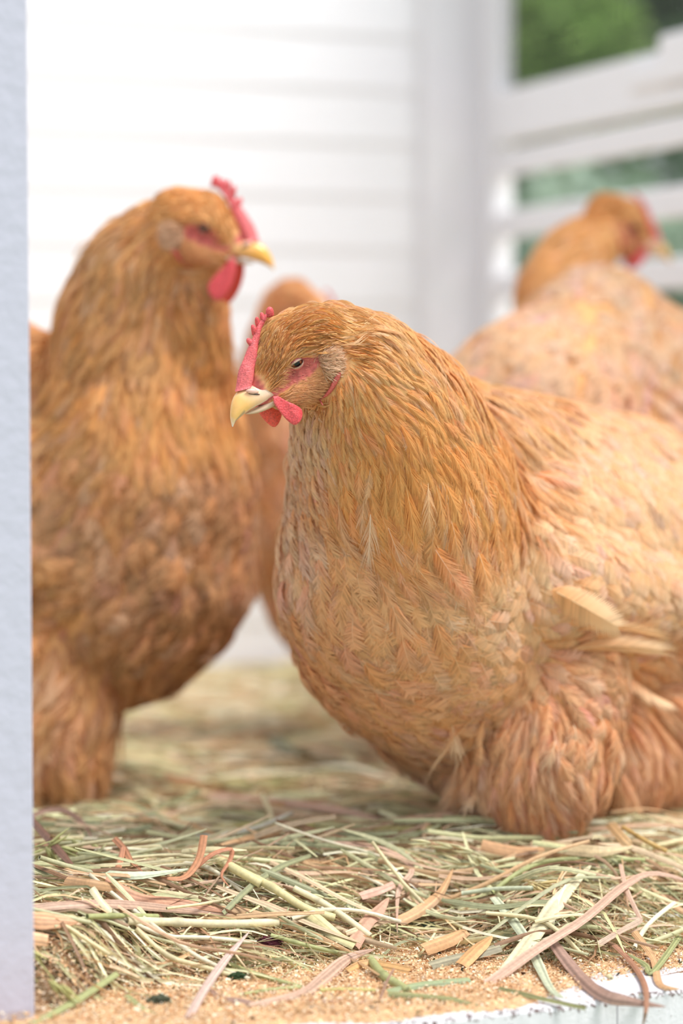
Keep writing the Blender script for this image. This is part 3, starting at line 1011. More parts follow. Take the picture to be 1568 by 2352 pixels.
            mb.tube(pts, [fr.s * 0.001 * x for x in (1.2, 1.7, 1.9, 1.8, 1.7, 1.5, 1.2, 0.9, 0.4)], n=10, col=srgb(214, 104, 98), flat=0.8)
            mb.build('cheek_fold', M_COMB, root, smooth=True)
        # short bristles over the bare cheek
        kk = int(9000 * (1 if quality >= 1 else 0.35))
        cand = np.where(near & (fm > 0.0) & (hl[:, 1] < 8) | ck)[0]
        cand = cand[vn[cand, 1] < 0.6]
        if len(cand):
            i_ = rng.choice(cand, kk)
            p0 = co[i_] + rng.normal(0, 0.0006, (kk, 3)); nn_ = vn[i_]
            fl = -np.array(fr.F) * 1.0 - np.array(fr.U) * 0.45 + rng.normal(0, 0.18, (kk, 3)) + nn_ * 0.15
            fl /= np.linalg.norm(fl, axis=1)[:, None]
            h_ = hl[i_]
            dens = np.where(fm[i_] < 0.5, 1.0, 0.5)
            kp = (rng.random(kk) < dens) & (np.linalg.norm(h_[:, :2] - np.array([0.5, 0.0]), axis=1) > 5.5) & (h_[:, 0] < 24)
            p0, nn_, fl, h_ = p0[kp], nn_[kp], fl[kp], h_[kp]
            kk = len(p0)
            Ls = fr.s * 0.001 * rng.uniform(2.5, 5.0, kk) * np.where(fm[i_][kp] < 0.5, 1.1, 0.5)
            sd_ = np.cross(nn_, fl); sd_ /= np.linalg.norm(sd_, axis=1)[:, None] + 1e-9
            low = (fm[i_][kp] < 0.5)[:, None]
            cbn = np.where(low, np.array(srgb(222, 164, 118)), np.array(srgb(228, 140, 128))) * rng.uniform(0.8, 1.2, (kk, 1))
            ctn = np.clip(cbn * 1.25 + 0.03, 0, 0.9)
            res = build_feathers(p0, p0 + fl * Ls[:, None] * 0.5, p0 + fl * Ls[:, None], sd_, nn_, np.full(kk, fr.s * 0.0005), cbn, ctn, nb=2, shape='hackle', sweep=0.7, split=1, seg=1, rach=False, rng=rng)
            link('cheek_bristles', np_mesh('cheek_bristles', *res), M_FEATHER, root)
    head_parts(fr, root, lid=lid, comb_lean=comb_lean, **hk)
    # ---------- legs
    for (hip, foot, hd) in legs:
        mb = MB()
        lc = srgb(206, 176, 158)
        hip = Vector(hip); foot = Vector(foot); hd = Vector(hd).normalized()
        mid = hip.lerp(foot, 0.45) - hd * 0.012
        mb.tube([hip, mid, foot + Z * 0.012, foot + Z * 0.005], [0.012, 0.0075, 0.0065, 0.007], n=10, col=lc)
        for ang_, ln in ((0, 0.058), (38, 0.047), (-38, 0.047), (178, 0.026)):
            dd = Matrix.Rotation(math.radians(ang_), 3, 'Z') @ hd
            pts = [foot + Z * 0.007, foot + dd * ln * 0.35 + Z * 0.010, foot + dd * ln * 0.7 + Z * 0.0065, foot + dd * ln + Z * 0.004, foot + dd * (ln + 0.012) + Z * 0.001]
            mb.tube(pts, [0.0055, 0.0050, 0.0044, 0.0036, 0.0007], n=8, col=[lc, lc, lc, srgb(226, 200, 170), srgb(226, 200, 170)])
        mb.build('leg', M_LEG, root, smooth=True)
    return root, bvh

# ================================================================== THE HENS
def XY(*kf, k=(1.0, 1.0, 1.0), ax=None):
    """keyframes (px,py,Y,radius_px) -> ellipsoid chain"""
    out = []
    for q in kf:
        px, py, Y, r = q[:4]
        rr = r * Y / FPX
        kk = q[4] if len(q) > 4 else k
        out.append((at(px, py, Y), (rr * kk[0], rr * kk[1], rr * kk[2]), ax or [(1, 0, 0), (0, 0, 1), (0, 1, 0)]))
    return out

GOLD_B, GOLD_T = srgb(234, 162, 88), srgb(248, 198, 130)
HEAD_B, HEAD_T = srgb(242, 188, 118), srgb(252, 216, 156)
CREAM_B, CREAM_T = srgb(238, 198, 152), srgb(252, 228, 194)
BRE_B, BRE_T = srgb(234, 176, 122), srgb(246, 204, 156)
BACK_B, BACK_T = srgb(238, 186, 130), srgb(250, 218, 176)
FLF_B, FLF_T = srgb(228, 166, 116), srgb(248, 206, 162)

# ---- front hen -------------------------------------------------------------
frA = Frame(at(661, 832, 1.612), (-0.866, -0.5), 27, scale=1.0)
chA = [XY((765, 797, 1.64, 100), (830, 870, 1.65, 150), (885, 985, 1.68, 212), (925, 1130, 1.71, 258), (925, 1330, 1.74, 285), (960, 1420, 1.77, 290)),
       XY((925, 1250, 1.75, 270), (1120, 1290, 1.83, 345), (1370, 1320, 1.92, 345), (1600, 1300, 2.0, 290), (1760, 1180, 2.06, 170)),
       XY((960, 1080, 1.75, 200), (1170, 1140, 1.84, 235), (1400, 1190, 1.92, 245)),
       XY((1000, 1480, 1.80, 255), (1200, 1500, 1.88, 250), (1500, 1480, 1.98, 260)),
       XY((1020, 1560, 1.82, 210), (1130, 1680, 1.82, 150)), XY((1000, 1620, 1.86, 150), (1100, 1730, 1.86, 115)), XY((1080, 1500, 1.79, 200), (1200, 1600, 1.80, 190)),
       XY((1240, 1580, 1.80, 200), (1235, 1720, 1.78, 165), (1230, 1830, 1.77, 105)),
       XY((1300, 1600, 1.88, 200), (1560, 1600, 1.97, 220)), XY((1330, 1720, 1.85, 150), (1600, 1680, 1.95, 170)),
       XY((1440, 1600, 1.90, 190), (1440, 1720, 1.90, 150), (1420, 1800, 1.90, 100)),
       XY((1180, 1330, 1.74, 170, (1.3, 0.9, 0.6)), (1420, 1380, 1.80, 140, (1.3, 0.9, 0.6)), (1560, 1370, 1.85, 80, (1.3, .9, .6)))]
gA_ = [
 (700, 705, (1, -.08), 11.8125, 1.755, 'head', HEAD_B, HEAD_T, 1.6, 1.0659),
 (598, 765, (-.25, -1), 13, 2.0, 'head', HEAD_B, HEAD_T, 7, 1.0),
 (612, 730, (.2, -1), 14, 2.0, 'head', HEAD_B, HEAD_T, 5, 1.0),
 (630, 790, (.6, -1), 10, 1.8, 'head', HEAD_B, HEAD_T, 2, 1.0),
 (625, 830, (.3, -1), 7.875, 1.215, 'head', HEAD_B, HEAD_T, 1.2, 0.8778),
 (650, 770, (1, -.5), 11.8125, 1.485, 'head', HEAD_B, HEAD_T, 1.6, 1.0032),
 (690, 790, (1, -.12), 11.8125, 1.485, 'head', HEAD_B, HEAD_T, 1.6, 1.0032),
 (750, 760, (1, .12), 17.0625, 2.025, 'head', HEAD_B, HEAD_T, 1.6, 1.1913),
 (780, 715, (1, .12), 18.375, 2.43, 'head', HEAD_B, HEAD_T, 1.8, 1.3167),
 (800, 800, (1, .65), 19.6875, 2.43, 'head', HEAD_B, HEAD_T, 1.8, 1.3167),
 (860, 740, (1, .4), 20, 5, 'hackle', HEAD_B, HEAD_T, 2, 2.16),
 (860, 830, (.85, .75), 22, 5, 'hackle', GOLD_B, HEAD_T, 2, 2.16),
 (790, 880, (.25, 1), 17, 4, 'hackle', GOLD_B, HEAD_T, 2, 1.92),
 (730, 880, (-.15, 1), 13.125, 2.025, 'head', GOLD_B, HEAD_T, 1.5, 1.1913),
 (960, 800, (.8, .8), 27, 6, 'hackle', GOLD_B, HEAD_T, 2.2, 2.64),
 (860, 960, (.5, 1), 26, 6, 'hackle', GOLD_B, GOLD_T, 2.5, 2.64),
 (1030, 880, (.65, 1), 32, 7, 'hackle', GOLD_B, HEAD_T, 2.5, 3.04),
 (960, 960, (.65, 1), 32, 7, 'hackle', GOLD_B, GOLD_T, 2.5, 3.04),
 (770, 1010, (.2, 1), 25, 6, 'hackle', GOLD_B, HEAD_T, 3, 2.72),
 (680, 1020, (-.1, 1), 13, 5, 'fluff', CREAM_B, CREAM_T, 2.5, 2.236),
 (735, 1000, (.0, 1), 13, 4, 'fluff', CREAM_B, CREAM_T, 3, 2.15),
 (690, 1100, (-.02, 1), 16, 7, 'fluff', GOLD_B, CREAM_T, 2.5, 2.752),
 (900, 1100, (.3, 1), 42, 12, 'hackle', GOLD_B, GOLD_T, 3, 3.36),
 (1060, 1050, (.6, 1), 44, 12, 'hackle', GOLD_B, GOLD_T, 3, 3.52),
 (1150, 1050, (.8, .8), 46, 13, 'hackle', GOLD_B, GOLD_T, 3, 3.68),
 (800, 1130, (.1, 1), 38, 12, 'hackle', GOLD_B, GOLD_T, 3.5, 3.36),
 (1050, 1180, (.4, 1), 44, 14, 'hackle', GOLD_B, BRE_T, 3.5, 3.84),
 (940, 1220, (.25, 1), 42, 15, 'hackle', GOLD_B, BRE_T, 4, 4),
 (1200, 960, (1, .55), 38, 11, 'hackle', HEAD_B, BACK_T, 3, 4.16),
 (1190, 1130, (.7, .8), 42, 13, 'hackle', GOLD_B, BACK_T, 3, 4),
 (680, 1230, (.0, 1), 32, 14, 'breast', BRE_B, CREAM_T, 4, 4.472),
 (780, 1300, (.1, 1), 32, 16, 'breast', BRE_B, BRE_T, 4, 4.644),
 (700, 1420, (.1, 1), 30, 16, 'breast', BRE_B, BRE_T, 3.5, 4.816),
 (850, 1450, (.2, 1), 28, 18, 'breast', BRE_B, BRE_T, 2.6, 4.816),
 (1000, 1380, (.35, 1), 28, 18, 'breast', BRE_B, BRE_T, 2.4, 4.816),
 (800, 1600, (.3, 1), 28, 17, 'breast', BRE_B, BRE_T, 3, 4.644),
 (1000, 1560, (.6, .8), 27, 19, 'breast', BRE_B, BRE_T, 2, 4.816),
 (1120, 1400, (.9, .5), 26, 19, 'contour', BRE_B, BACK_T, 1.8, 4.988),
 (1150, 1560, (.9, .5), 26, 19, 'contour', BRE_B, BRE_T, 2, 4.988),
 (950, 1700, (.5, 1), 32, 12, 'fluff', FLF_B, CREAM_T, 5, 4.3),
 (1080, 1700, (.1, 1), 30, 12, 'fluff', FLF_B, CREAM_T, 6, 4.3),
 (1300, 1050, (1, .45), 26, 18, 'contour', BACK_B, BACK_T, 1.6, 6.02),
 (1480, 1080, (1, .4), 26, 18, 'contour', BACK_B, BACK_T, 1.6, 6.02),
 (1230, 1230, (1, .35), 26, 18, 'contour', BACK_B, BACK_T, 1.8, 6.02),
 (1400, 1250, (1, .4), 24, 17, 'contour', BACK_B, BACK_T, 1.6, 5.676),
 (1540, 1250, (.5, 1), 20, 15, 'contour', BACK_B, BACK_T, 1.6, 5.504),
 (1300, 1400, (1, .3), 24, 16, 'contour', BRE_B, BACK_T, 2, 5.504),
 (1480, 1420, (1, .15), 26, 14, 'contour', BRE_B, BACK_T, 2.4, 5.504),
 (1350, 1560, (1, .35), 24, 14, 'breast', FLF_B, FLF_T, 3, 5.16),
 (1180, 1700, (-.3, 1), 30, 8, 'fluff', FLF_B, FLF_T, 5, 3.956),
 (1180, 1820, (-.15, 1), 28, 8, 'fluff', FLF_B, FLF_T, 4, 3.784),
 (1270, 1800, (.25, 1), 28, 8, 'fluff', FLF_B, FLF_T, 4, 3.784),
 (1300, 1680, (.2, 1), 30, 8, 'fluff', FLF_B, FLF_T, 5, 4.128),
 (1450, 1680, (.5, 1), 30, 9, 'fluff', FLF_B, FLF_T, 4, 4.472),
 (1450, 1820, (.3, 1), 30, 9, 'fluff', FLF_B, FLF_T, 4, 4.472),
 (1550, 1600, (.7, .6), 30, 9, 'fluff', FLF_B, FLF_T, 4, 4.644),
]
footA = at(1195, 1965, 1.77); footA.z = 0.012
footA2 = at(1400, 1930, 1.90); footA2.z = 0.012
henA, bvhA = make_hen('golden hen in front with bowed head and pale hooked beak facing left', frA, chA, gA_,
    center=at(1100, 1300, 1.86), lateral=(0.5, -0.866, 0), ground=0, legs=[(at(1200, 1780, 1.77), footA, (-0.8, -0.5, 0)), (at(1420, 1760, 1.90), footA2, (-0.8, -0.5, 0))],
    quality=1.0, loc=(footA.x, footA.y, 0), lid=0.62, seed=3, comb_lean=3.0, hk=dict(comb_h=0.62, bk=0.86, short_wattle=True, beak=(srgb(242, 190, 112), srgb(242, 206, 186))))

def loose_feathers(root, bvh, specs, name, seed, nb=26, shape='contour', **kw):
    r = np.random.default_rng(seed)
    eye_ = Vector((0, 0, CAM_H))
    for (x0, y0, x1, y1, wpx, lift, cb, ct, lab) in specs:
        h0 = bvh.ray_cast(eye_, (at(x0, y0, 1) - eye_).normalized())
        if h0[0] is None: continue
        k = h0[0].y
        hm = bvh.find_nearest(at((x0 + x1) / 2, (y0 + y1) / 2, k)); h1 = bvh.find_nearest(at(x1, y1, k))
        p0 = h0[0] + h0[1] * 0.002; p1 = hm[0] + hm[1] * (0.004 + lift * 0.0006); p2 = at(x1, y1, h1[0].y) + h1[1] * lift * 0.001
        d = (p2 - p0).normalized(); n_ = (h0[1] + hm[1]).normalized(); sd_ = n_.cross(d).normalized(); n_ = d.cross(sd_)
        A_ = lambda q: np.array([tuple(q)])
        res = build_feathers(A_(p0), A_(p1), A_(p2), A_(sd_), A_(n_), np.array([wpx * 0.5 * k / FPX]), A_(cb), A_(ct), nb=nb, shape=shape, rng=r, **kw)
        o = link(name, np_mesh(name, *res), M_FEATHER, root)
        o['label'] = lab
loose_feathers(henA, bvhA, [
    (1250, 1345, 1395, 1422, 92, 11, BACK_B, BACK_T, 'pale upturned wing feather'), (1285, 1500, 1500, 1478, 48, 8, BRE_B, BACK_T, 'long narrow wing feather'),
    (1300, 1450, 1500, 1450, 32, 6, BRE_B, BRE_T, 'wing feather above the longest one'), (1430, 1530, 1512, 1612, 56, 9, FLF_B, BACK_T, 'curled feather below the wing')],
    'wing_feather', 4, nb=34, shape='round', camber=0.7, sweep=0.22, split=0.35, rimw=0.6)
_r = random.Random(12)
_fl = []
for _ in range(46):
    _x = _r.uniform(1010, 1440); _y = _r.uniform(1660, 1800) - abs(_x - 1200) * 0.1
    _l = _r.uniform(50, 85); _a = _r.gauss(-0.1, 0.35)
    _fl.append((_x, _y, _x + _l * math.sin(_a), _y + _l * math.cos(_a), _r.uniform(34, 54), _r.uniform(4, 10), FLF_B, CREAM_T if _r.random() < 0.5 else FLF_T, 'ragged pale tipped fluff feather'))
loose_feathers(henA, bvhA, _fl, 'fluff_feather', 13, nb=16, shape='fluff', camber=0.5, sweep=0.5, split=1.5)
loose_feathers(henA, bvhA, [
    (852, 1165, 848, 1290, 46, 5, CREAM_B, srgb(246, 226, 204), 'pale downy feather at the edge of the neck cape'), (885, 1190, 925, 1300, 34, 4, GOLD_B, srgb(244, 220, 196), 'split pale feather beside it'),
    (1090, 1640, 985, 1748, 34, 9, BRE_B, CREAM_T, 'cream tuft feather under the belly'), (1110, 1650, 1040, 1745, 34, 8, BRE_B, CREAM_T, 'cream tuft feather under the belly'),
    (1115, 1640, 1095, 1725, 34, 8, BRE_B, BRE_T, 'cream tuft feather under the belly'), (980, 1100, 985, 1230, 44, 4, BRE_T, BRE_T, 'dusty pale neck feather')],
    'downy_feather', 6, nb=24, shape='hackle', camber=0.3, sweep=0.4, split=2.2, density=0.7)

# ---- left hen --------------------------------------------------------------
frB = Frame(at(474, 527, 1.955), (0.985, -0.17), 14, scale=1.02)
bB, bT = srgb(216, 166, 106), srgb(238, 196, 142)
oB, oT = srgb(222, 162, 94), srgb(242, 194, 130)
brB, brT = srgb(202, 150, 104), srgb(230, 186, 140)
chB = [XY((370, 560, 1.985, 100), (320, 640, 2.0, 135), (310, 760, 2.02, 180), (320, 900, 2.03, 215), (322, 1120, 2.03, 262), (290, 1290, 2.05, 295)),
       XY((300, 1120, 2.05, 250), (90, 1160, 2.09, 320), (-140, 1130, 2.12, 310), (-380, 980, 2.15, 180)),
       XY((160, 880, 2.06, 100), (20, 900, 2.08, 155), (-150, 880, 2.12, 190)),
       XY((250, 1390, 2.06, 220), (50, 1420, 2.09, 230), (-100, 1350, 2.1, 240)),
       XY((130, 1520, 2.02, 165), (125, 1650, 2.0, 140), (140, 1750, 1.99, 100)),
       XY((300, 1430, 2.05, 180), (60, 1500, 2.07, 170)),
       XY((470, 610, 1.975, 45), (440, 700, 1.985, 78), (430, 820, 2.0, 100)),
       XY((-60, 1560, 2.1, 150), (-60, 1700, 2.1, 120)),
       XY((150, 1260, 1.99, 150, (1.3, .9, .5)), (-60, 1290, 1.99, 150, (1.3, .9, .5)))]
gB_ = [
 (400, 450, (-1, .05), 10, 3, 'head', HEAD_B, HEAD_T, 1.6, 2.4),
 (520, 500, (-.6, -1), 8, 2.6, 'head', HEAD_B, HEAD_T, 1.4, 2.2),
 (440, 480, (-1, .1), 10, 3, 'head', HEAD_B, HEAD_T, 1.6, 2.4),
 (360, 520, (-.9, .6), 15, 4, 'head', bB, bT, 2, 2.8),
 (280, 520, (-.9, .7), 24, 7, 'hackle', bB, bT, 3, 4.2),
 (350, 620, (-.5, 1), 24, 7, 'hackle', bB, bT, 4, 4.2),
 (420, 640, (-.1, 1), 16, 5, 'head', bB, bT, 2, 3),
 (220, 640, (-.6, 1), 30, 8, 'hackle', bB, bT, 4, 5),
 (330, 760, (-.2, 1), 32, 9, 'hackle', bB, bT, 5, 5),
 (460, 760, (.0, 1), 24, 8, 'hackle', oB, oT, 3, 4.5),
 (200, 780, (-.6, 1), 34, 10, 'hackle', oB, bT, 4, 5.5),
 (480, 930, (.1, 1), 36, 10, 'hackle', oB, oT, 4, 5.5),
 (340, 940, (-.1, 1), 38, 11, 'hackle', oB, oT, 4, 6),
 (160, 900, (-.8, .6), 38, 11, 'hackle', oB, oT, 4, 6),
 (80, 1000, (-1, .4), 32, 18, 'contour', brB, brT, 3, 8),
 (240, 1080, (-.4, 1), 34, 14, 'hackle', brB, oT, 4, 7),
 (430, 1120, (.0, 1), 28, 16, 'breast', brB, brT, 4, 7.5),
 (540, 1150, (.05, 1), 26, 15, 'breast', brB, brT, 4, 7),
 (520, 1350, (-.2, 1), 26, 15, 'breast', brB, brT, 4, 7),
 (330, 1300, (-.4, 1), 28, 17, 'breast', brB, brT, 6, 8),
 (150, 1150, (-.9, .5), 30, 18, 'contour', brB, brT, 3, 8.5),
 (120, 1350, (-.9, .3), 30, 17, 'breast', brB, oT, 6, 8),
 (400, 1500, (-.4, 1), 28, 14, 'breast', brB, brT, 5, 7.5),
 (200, 1500, (-.3, 1), 32, 12, 'fluff', brB, bT, 6, 7),
 (90, 1600, (-.2, 1), 34, 12, 'fluff', brB, bT, 6, 7),
 (180, 1700, (.0, 1), 34, 11, 'fluff', brB, bT, 6, 6.5),
]
footB = at(215, 1850, 1.99); footB.z = 0.012
footB2 = at(-60, 1850, 2.1); footB2.z = 0.012
henB, bvhB = make_hen('brownish gold hen at the left behind the white jamb post, head raised, facing right', frB, chB, gB_,
    center=at(100, 1200, 2.1), lateral=(0.28, 0.96, 0), ground=0, legs=[(at(200, 1640, 2.0), footB, (1, -0.2, 0)), (at(-60, 1650, 2.1), footB2, (1, -0.2, 0))],
    quality=0.55, loc=(footB.x, footB.y, 0), lid=0.1, seed=5, voxel=0.0034, comb_lean=-1.0, hk=dict(beak=(srgb(240, 178, 78), srgb(238, 182, 126))))

# ---- right rear hen --------------------------------------------------------
frC = Frame(at(1437, 524, 2.42), (0.82, 0.30), 18, scale=0.97)
cB, cT = srgb(236, 186, 136), srgb(252, 224, 188)
gCo, gCt = srgb(234, 178, 106), srgb(250, 208, 144)
chC = [XY((1375, 550, 2.40, 64), (1320, 590, 2.38, 80), (1290, 680, 2.33, 105), (1330, 800, 2.28, 150)),
       XY((1375, 775, 2.24, 168), (1340, 900, 2.22, 235), (1230, 960, 2.14, 235), (1130, 1010, 2.13, 200)),
       XY((1375, 800, 2.26, 180), (1490, 940, 2.22, 225), (1560, 1050, 2.2, 260), (1400, 1150, 2.18, 250)),
       XY((1330, 1200, 2.2, 220), (1330, 1420, 2.2, 150), (1330, 1500, 2.2, 90))]
gC_ = [
 (1400, 470, (-1, .1), 12, 4, 'head', gCo, gCt, 2, 3),
 (1340, 540, (-.7, .8), 22, 6, 'hackle', gCo, gCt, 2, 4.5),
 (1240, 640, (-.6, 1), 30, 8, 'hackle', gCo, gCt, 2, 5.5),
 (1380, 620, (-.5, .6, -.6), 28, 18, 'contour', cB, cT, 2, 8),
 (1280, 720, (-.9, .6, -.5), 30, 19, 'contour', cB, cT, 2, 8.5),
 (1130, 820, (-.9, .5, -.5), 32, 18, 'contour', cB, cT, 2.5, 8.5),
 (1450, 800, (.2, 1, -.4), 30, 19, 'contour', cB, cT, 2.5, 8.5),
 (1250, 880, (-.7, .7, -.4), 32, 18, 'contour', cB, cT, 3, 8.5),
 (1400, 920, (-.3, 1, -.4), 32, 18, 'breast', cB, cT, 5, 8),
 (1530, 850, (.5, 1, -.2), 30, 18, 'contour', cB, cT, 3, 8.5),
]
footC = at(1330, 1660, 2.2); footC.z = 0.012
henC, bvhC = make_hen('pale buff hen at the rear right, seen from behind with head turned right', frC, chC, gC_,
    center=at(1340, 1000, 2.2), lateral=(0.5, 0.86, 0), ground=0, legs=[(at(1330, 1500, 2.2), footC, (0.8, 0.5, 0)), (at(1500, 1400, 2.25), footC + Vector((0.09, 0.05, 0)), (0.8, 0.5, 0))],
    quality=0.5, loc=(footC.x, footC.y, 0), lid=0.4, seed=8, voxel=0.004, bare=True, hk=dict(comb_h=0.3, short_wattle=True))

# ---- hidden hen ------------------------------------------------------------
frD = Frame(at(705, 735, 2.34), (0.90, -0.1), 38, scale=0.95)
dB, dT = srgb(224, 170, 120), srgb(246, 208, 164)
chD = [XY((660, 720, 2.36, 66), (648, 780, 2.36, 76), (630, 900, 2.36, 92), (662, 1060, 2.36, 118), (705, 1250, 2.36, 140), (750, 1370, 2.37, 140)),
       XY((720, 1150, 2.37, 130), (880, 1180, 2.42, 170), (1050, 1120, 2.46, 110)),
       XY((800, 1380, 2.38, 120), (830, 1480, 2.38, 80))]
gD_ = [
 (640, 690, (-1, .4), 14, 5, 'head', dB, dT, 2, 3.2),
 (600, 800, (-.1, 1), 26, 8, 'hackle', dB, dT, 2, 5.5),
 (600, 1000, (0, 1), 32, 12, 'hackle', dB, dT, 3, 7),
 (620, 1200, (.1, 1), 28, 16, 'breast', dB, dT, 3, 8),
 (680, 1400, (.2, 1), 28, 16, 'breast', dB, dT, 3, 8),
]
footD = at(840, 1640, 2.38); footD.z = 0.012
henD, bvhD = make_hen('light buff hen standing in the gap behind the two nearest hens, face hidden', frD, chD, gD_,
    center=at(760, 1200, 2.4), lateral=(0.1, 0.99, 0), ground=0, legs=[(at(830, 1480, 2.38), footD, (0.9, -0.2, 0)), (at(900, 1400, 2.42), footD + Vector((0.03, 0.07, 0)), (0.9, -0.2, 0))],
    quality=0.5, loc=(footD.x, footD.y, 0), lid=0.4, seed=9, voxel=0.004, bare=False, hk=dict(comb_h=0.25, short_wattle=True))
#@@HAY
# ================================================================== BEDDING
SILL_N = np.array(SN); SILL_P = np.array(P0)
def sill_d(x, y):
    return (x - SILL_P[0]) * SILL_N[0] + (y - SILL_P[1]) * SILL_N[1]

def inside(x, y, mg):
    """inside the coop walls"""
    dx, dy = x - CORNER.x, y - CORNER.y
    return (dx * V.x + dy * V.y > mg) & (-(dx * U.x + dy * U.y) > mg - 0.06)

def hay_h(x, y):
    """height of the hay surface"""
    x = np.asarray(x, dtype=float); y = np.asarray(y, dtype=float)
    d = sill_d(x, y)
    edge = 0.125 - 0.045 * smoothstep(x, 0.07, 0.16) - 0.07 * smoothstep(-x, 0.10, 0.18) + 0.012 * np.sin(x * 31)
    r = smoothstep(d, edge, edge + 0.12)
    back = 1 - 0.40 * smoothstep(d, 0.36, 0.75)
    bump = 0.005 * np.sin(x * 41 + y * 13) * np.sin(y * 37 - x * 9) + 0.004 * np.sin(x * 17 - y * 29 + 1)
    return r * (0.041 * back + bump)

def hp(px, py, lift=0.0):
    """point on the bedding surface seen at a pixel, raised by lift"""
    lo, hi = 1.2, 3.3
    y = lo
    prev = lo
    while y < hi:
        q = at(px, py, y)
        if q.z < float(hay_h(q.x, q.y)) + lift: break
        prev = y; y += 0.01
    a, b_ = prev, y
    for _ in range(14):
        m_ = (a + b_) / 2; q = at(px, py, m_)
        if q.z < float(hay_h(q.x, q.y)) + lift: b_ = m_
        else: a = m_
    return at(px, py, (a + b_) / 2)

PAL = [srgb(238, 226, 182), srgb(206, 204, 156), srgb(176, 178, 138), srgb(222, 188, 156), srgb(224, 186, 142), srgb(160, 124, 94), srgb(246, 238, 210), srgb(214, 212, 170), srgb(232, 206, 170)]

def strands(n_, xr, yr, Lr, Wr, zspread, pal, pw, seed, K=6, cols=3, dirsd=0.35, accept=None, lean=0.0, wild=0.08):
    r = np.random.default_rng(seed)
    x = r.uniform(*xr, n_ * 3); y = r.uniform(*yr, n_ * 3)
    ok = sill_d(x, y) > 0.03
    if accept is not None: ok &= accept(x, y, r)
    ok &= inside(x, y, 0.09)
    x, y = x[ok][:n_], y[ok][:n_]; n_ = len(x)
    th = r.normal(lean, dirsd, n_); wl = r.random(n_) < 0.22; th[wl] = r.uniform(-1.6, 1.6, wl.sum())
    L_ = r.uniform(*Lr, n_); W_ = r.uniform(*Wr, n_) * 0.5
    s = np.linspace(-0.5, 0.5, K)
    curv = r.normal(0, 0.55, n_); kink = r.normal(0, 0.5, n_) * (r.random(n_) < 0.3); kp = r.uniform(-0.3, 0.3, n_)
    ang = th[:, None] + curv[:, None] * s[None, :] + kink[:, None] * (s[None, :] > kp[:, None])
    dx = np.cos(ang) * L_[:, None] / (K - 1); dy = np.sin(ang) * L_[:, None] / (K - 1)
    X = x[:, None] + np.cumsum(dx, axis=1) - dx.sum(axis=1)[:, None] / 2
    Y = y[:, None] + np.cumsum(dy, axis=1) - dy.sum(axis=1)[:, None] / 2
    zl = (r.random(n_) ** 1.3) * zspread[1] + zspread[0]
    tilt = r.normal(0, wild, n_)
    Zv = hay_h(X, Y) * (0.85 + 0.15 * r.random((n_, 1))) + zl[:, None] + tilt[:, None] * s[None, :] * L_[:, None] - 0.004 * (s[None, :] * 2) ** 2
    Zv = np.maximum(Zv, 0.0008)
    Cn = np.stack([X, Y, Zv], axis=2)
    T = np.gradient(Cn, axis=1); T /= np.linalg.norm(T, axis=2)[..., None]
    roll = r.uniform(-1.3, 1.3, n_)[:, None] + r.normal(0, 0.6, n_)[:, None] * s[None, :]
    up = np.array([0, 0, 1.0])
    Sd = np.cross(T, up); Sd /= np.linalg.norm(Sd, axis=2)[..., None] + 1e-9
    Nm = np.cross(Sd, T)
    S2 = Sd * np.cos(roll)[..., None] + Nm * np.sin(roll)[..., None]
    N2 = np.cross(S2, T)
    tp = r.random(n_)
    prof = np.where(tp[:, None] < 0.55, np.clip(1.15 - np.abs(s[None, :] * 2) ** 2.5 * 0.9, 0.15, 1), 1 - 0.15 * (s[None, :] + 0.5))
    u = np.linspace(-1, 1, cols)
    fold = r.uniform(0.1, 0.7, n_)
    V_ = Cn[:, :, None, :] + S2[:, :, None, :] * (u[None, None, :, None] * (W_[:, None] * prof)[:, :, None, None]) \
        + N2[:, :, None, :] * ((np.abs(u)[None, None, :] * fold[:, None, None]) * (W_[:, None] * prof)[:, :, None])[..., None]
    pal_ = np.array(pal)
    ci = r.choice(len(pal), n_, p=np.array(pw) / sum(pw))
    c = pal_[ci] * np.exp(r.normal(0, 0.13, (n_, 1)))
    cc = c[:, None, None, :] * (1 + r.normal(0, 0.10, (n_, 1, cols, 1))) * (1 + r.normal(0, 0.05, (n_, K, 1, 1)))
    V_ = V_.reshape(-1, 3); cc = np.clip(np.broadcast_to(cc, (n_, K, cols, 3)).reshape(-1, 3), 0, 0.95)
    b0 = np.arange(n_)[:, None, None, None] * K * cols + np.arange(K - 1)[None, :, None, None] * cols + np.arange(cols - 1)[None, None, :, None]
    q = b0 + np.array([0, 1, cols + 1, cols])
    return V_, [q.reshape(-1, 4)], cc

# packed mat under the loose hay, and the sawdust bed
def height_mesh(name, xr, yr, st, hf, cf, mat):
    xs = np.arange(xr[0], xr[1], st); ys = np.arange(yr[0], yr[1], st)
    X, Y = np.meshgrid(xs, ys)
    H = hf(X, Y)
    v = np.stack([X, Y, H], axis=2).reshape(-1, 3)
    nx, ny = len(xs), len(ys)
    i = np.arange(ny - 1)[:, None] * nx + np.arange(nx - 1)[None, :]
    q = np.stack([i, i + 1, i + nx + 1, i + nx], axis=2).reshape(-1, 4)
    d = sill_d(v[:, 0], v[:, 1])
    ins = inside(v[:, 0], v[:, 1], 0.02)
    keep = (d[q] > 0.002).all(axis=1) & ins[q].all(axis=1)
    c = cf(v)
    return link(name, np_mesh(name, v, [q[keep]], c), mat)

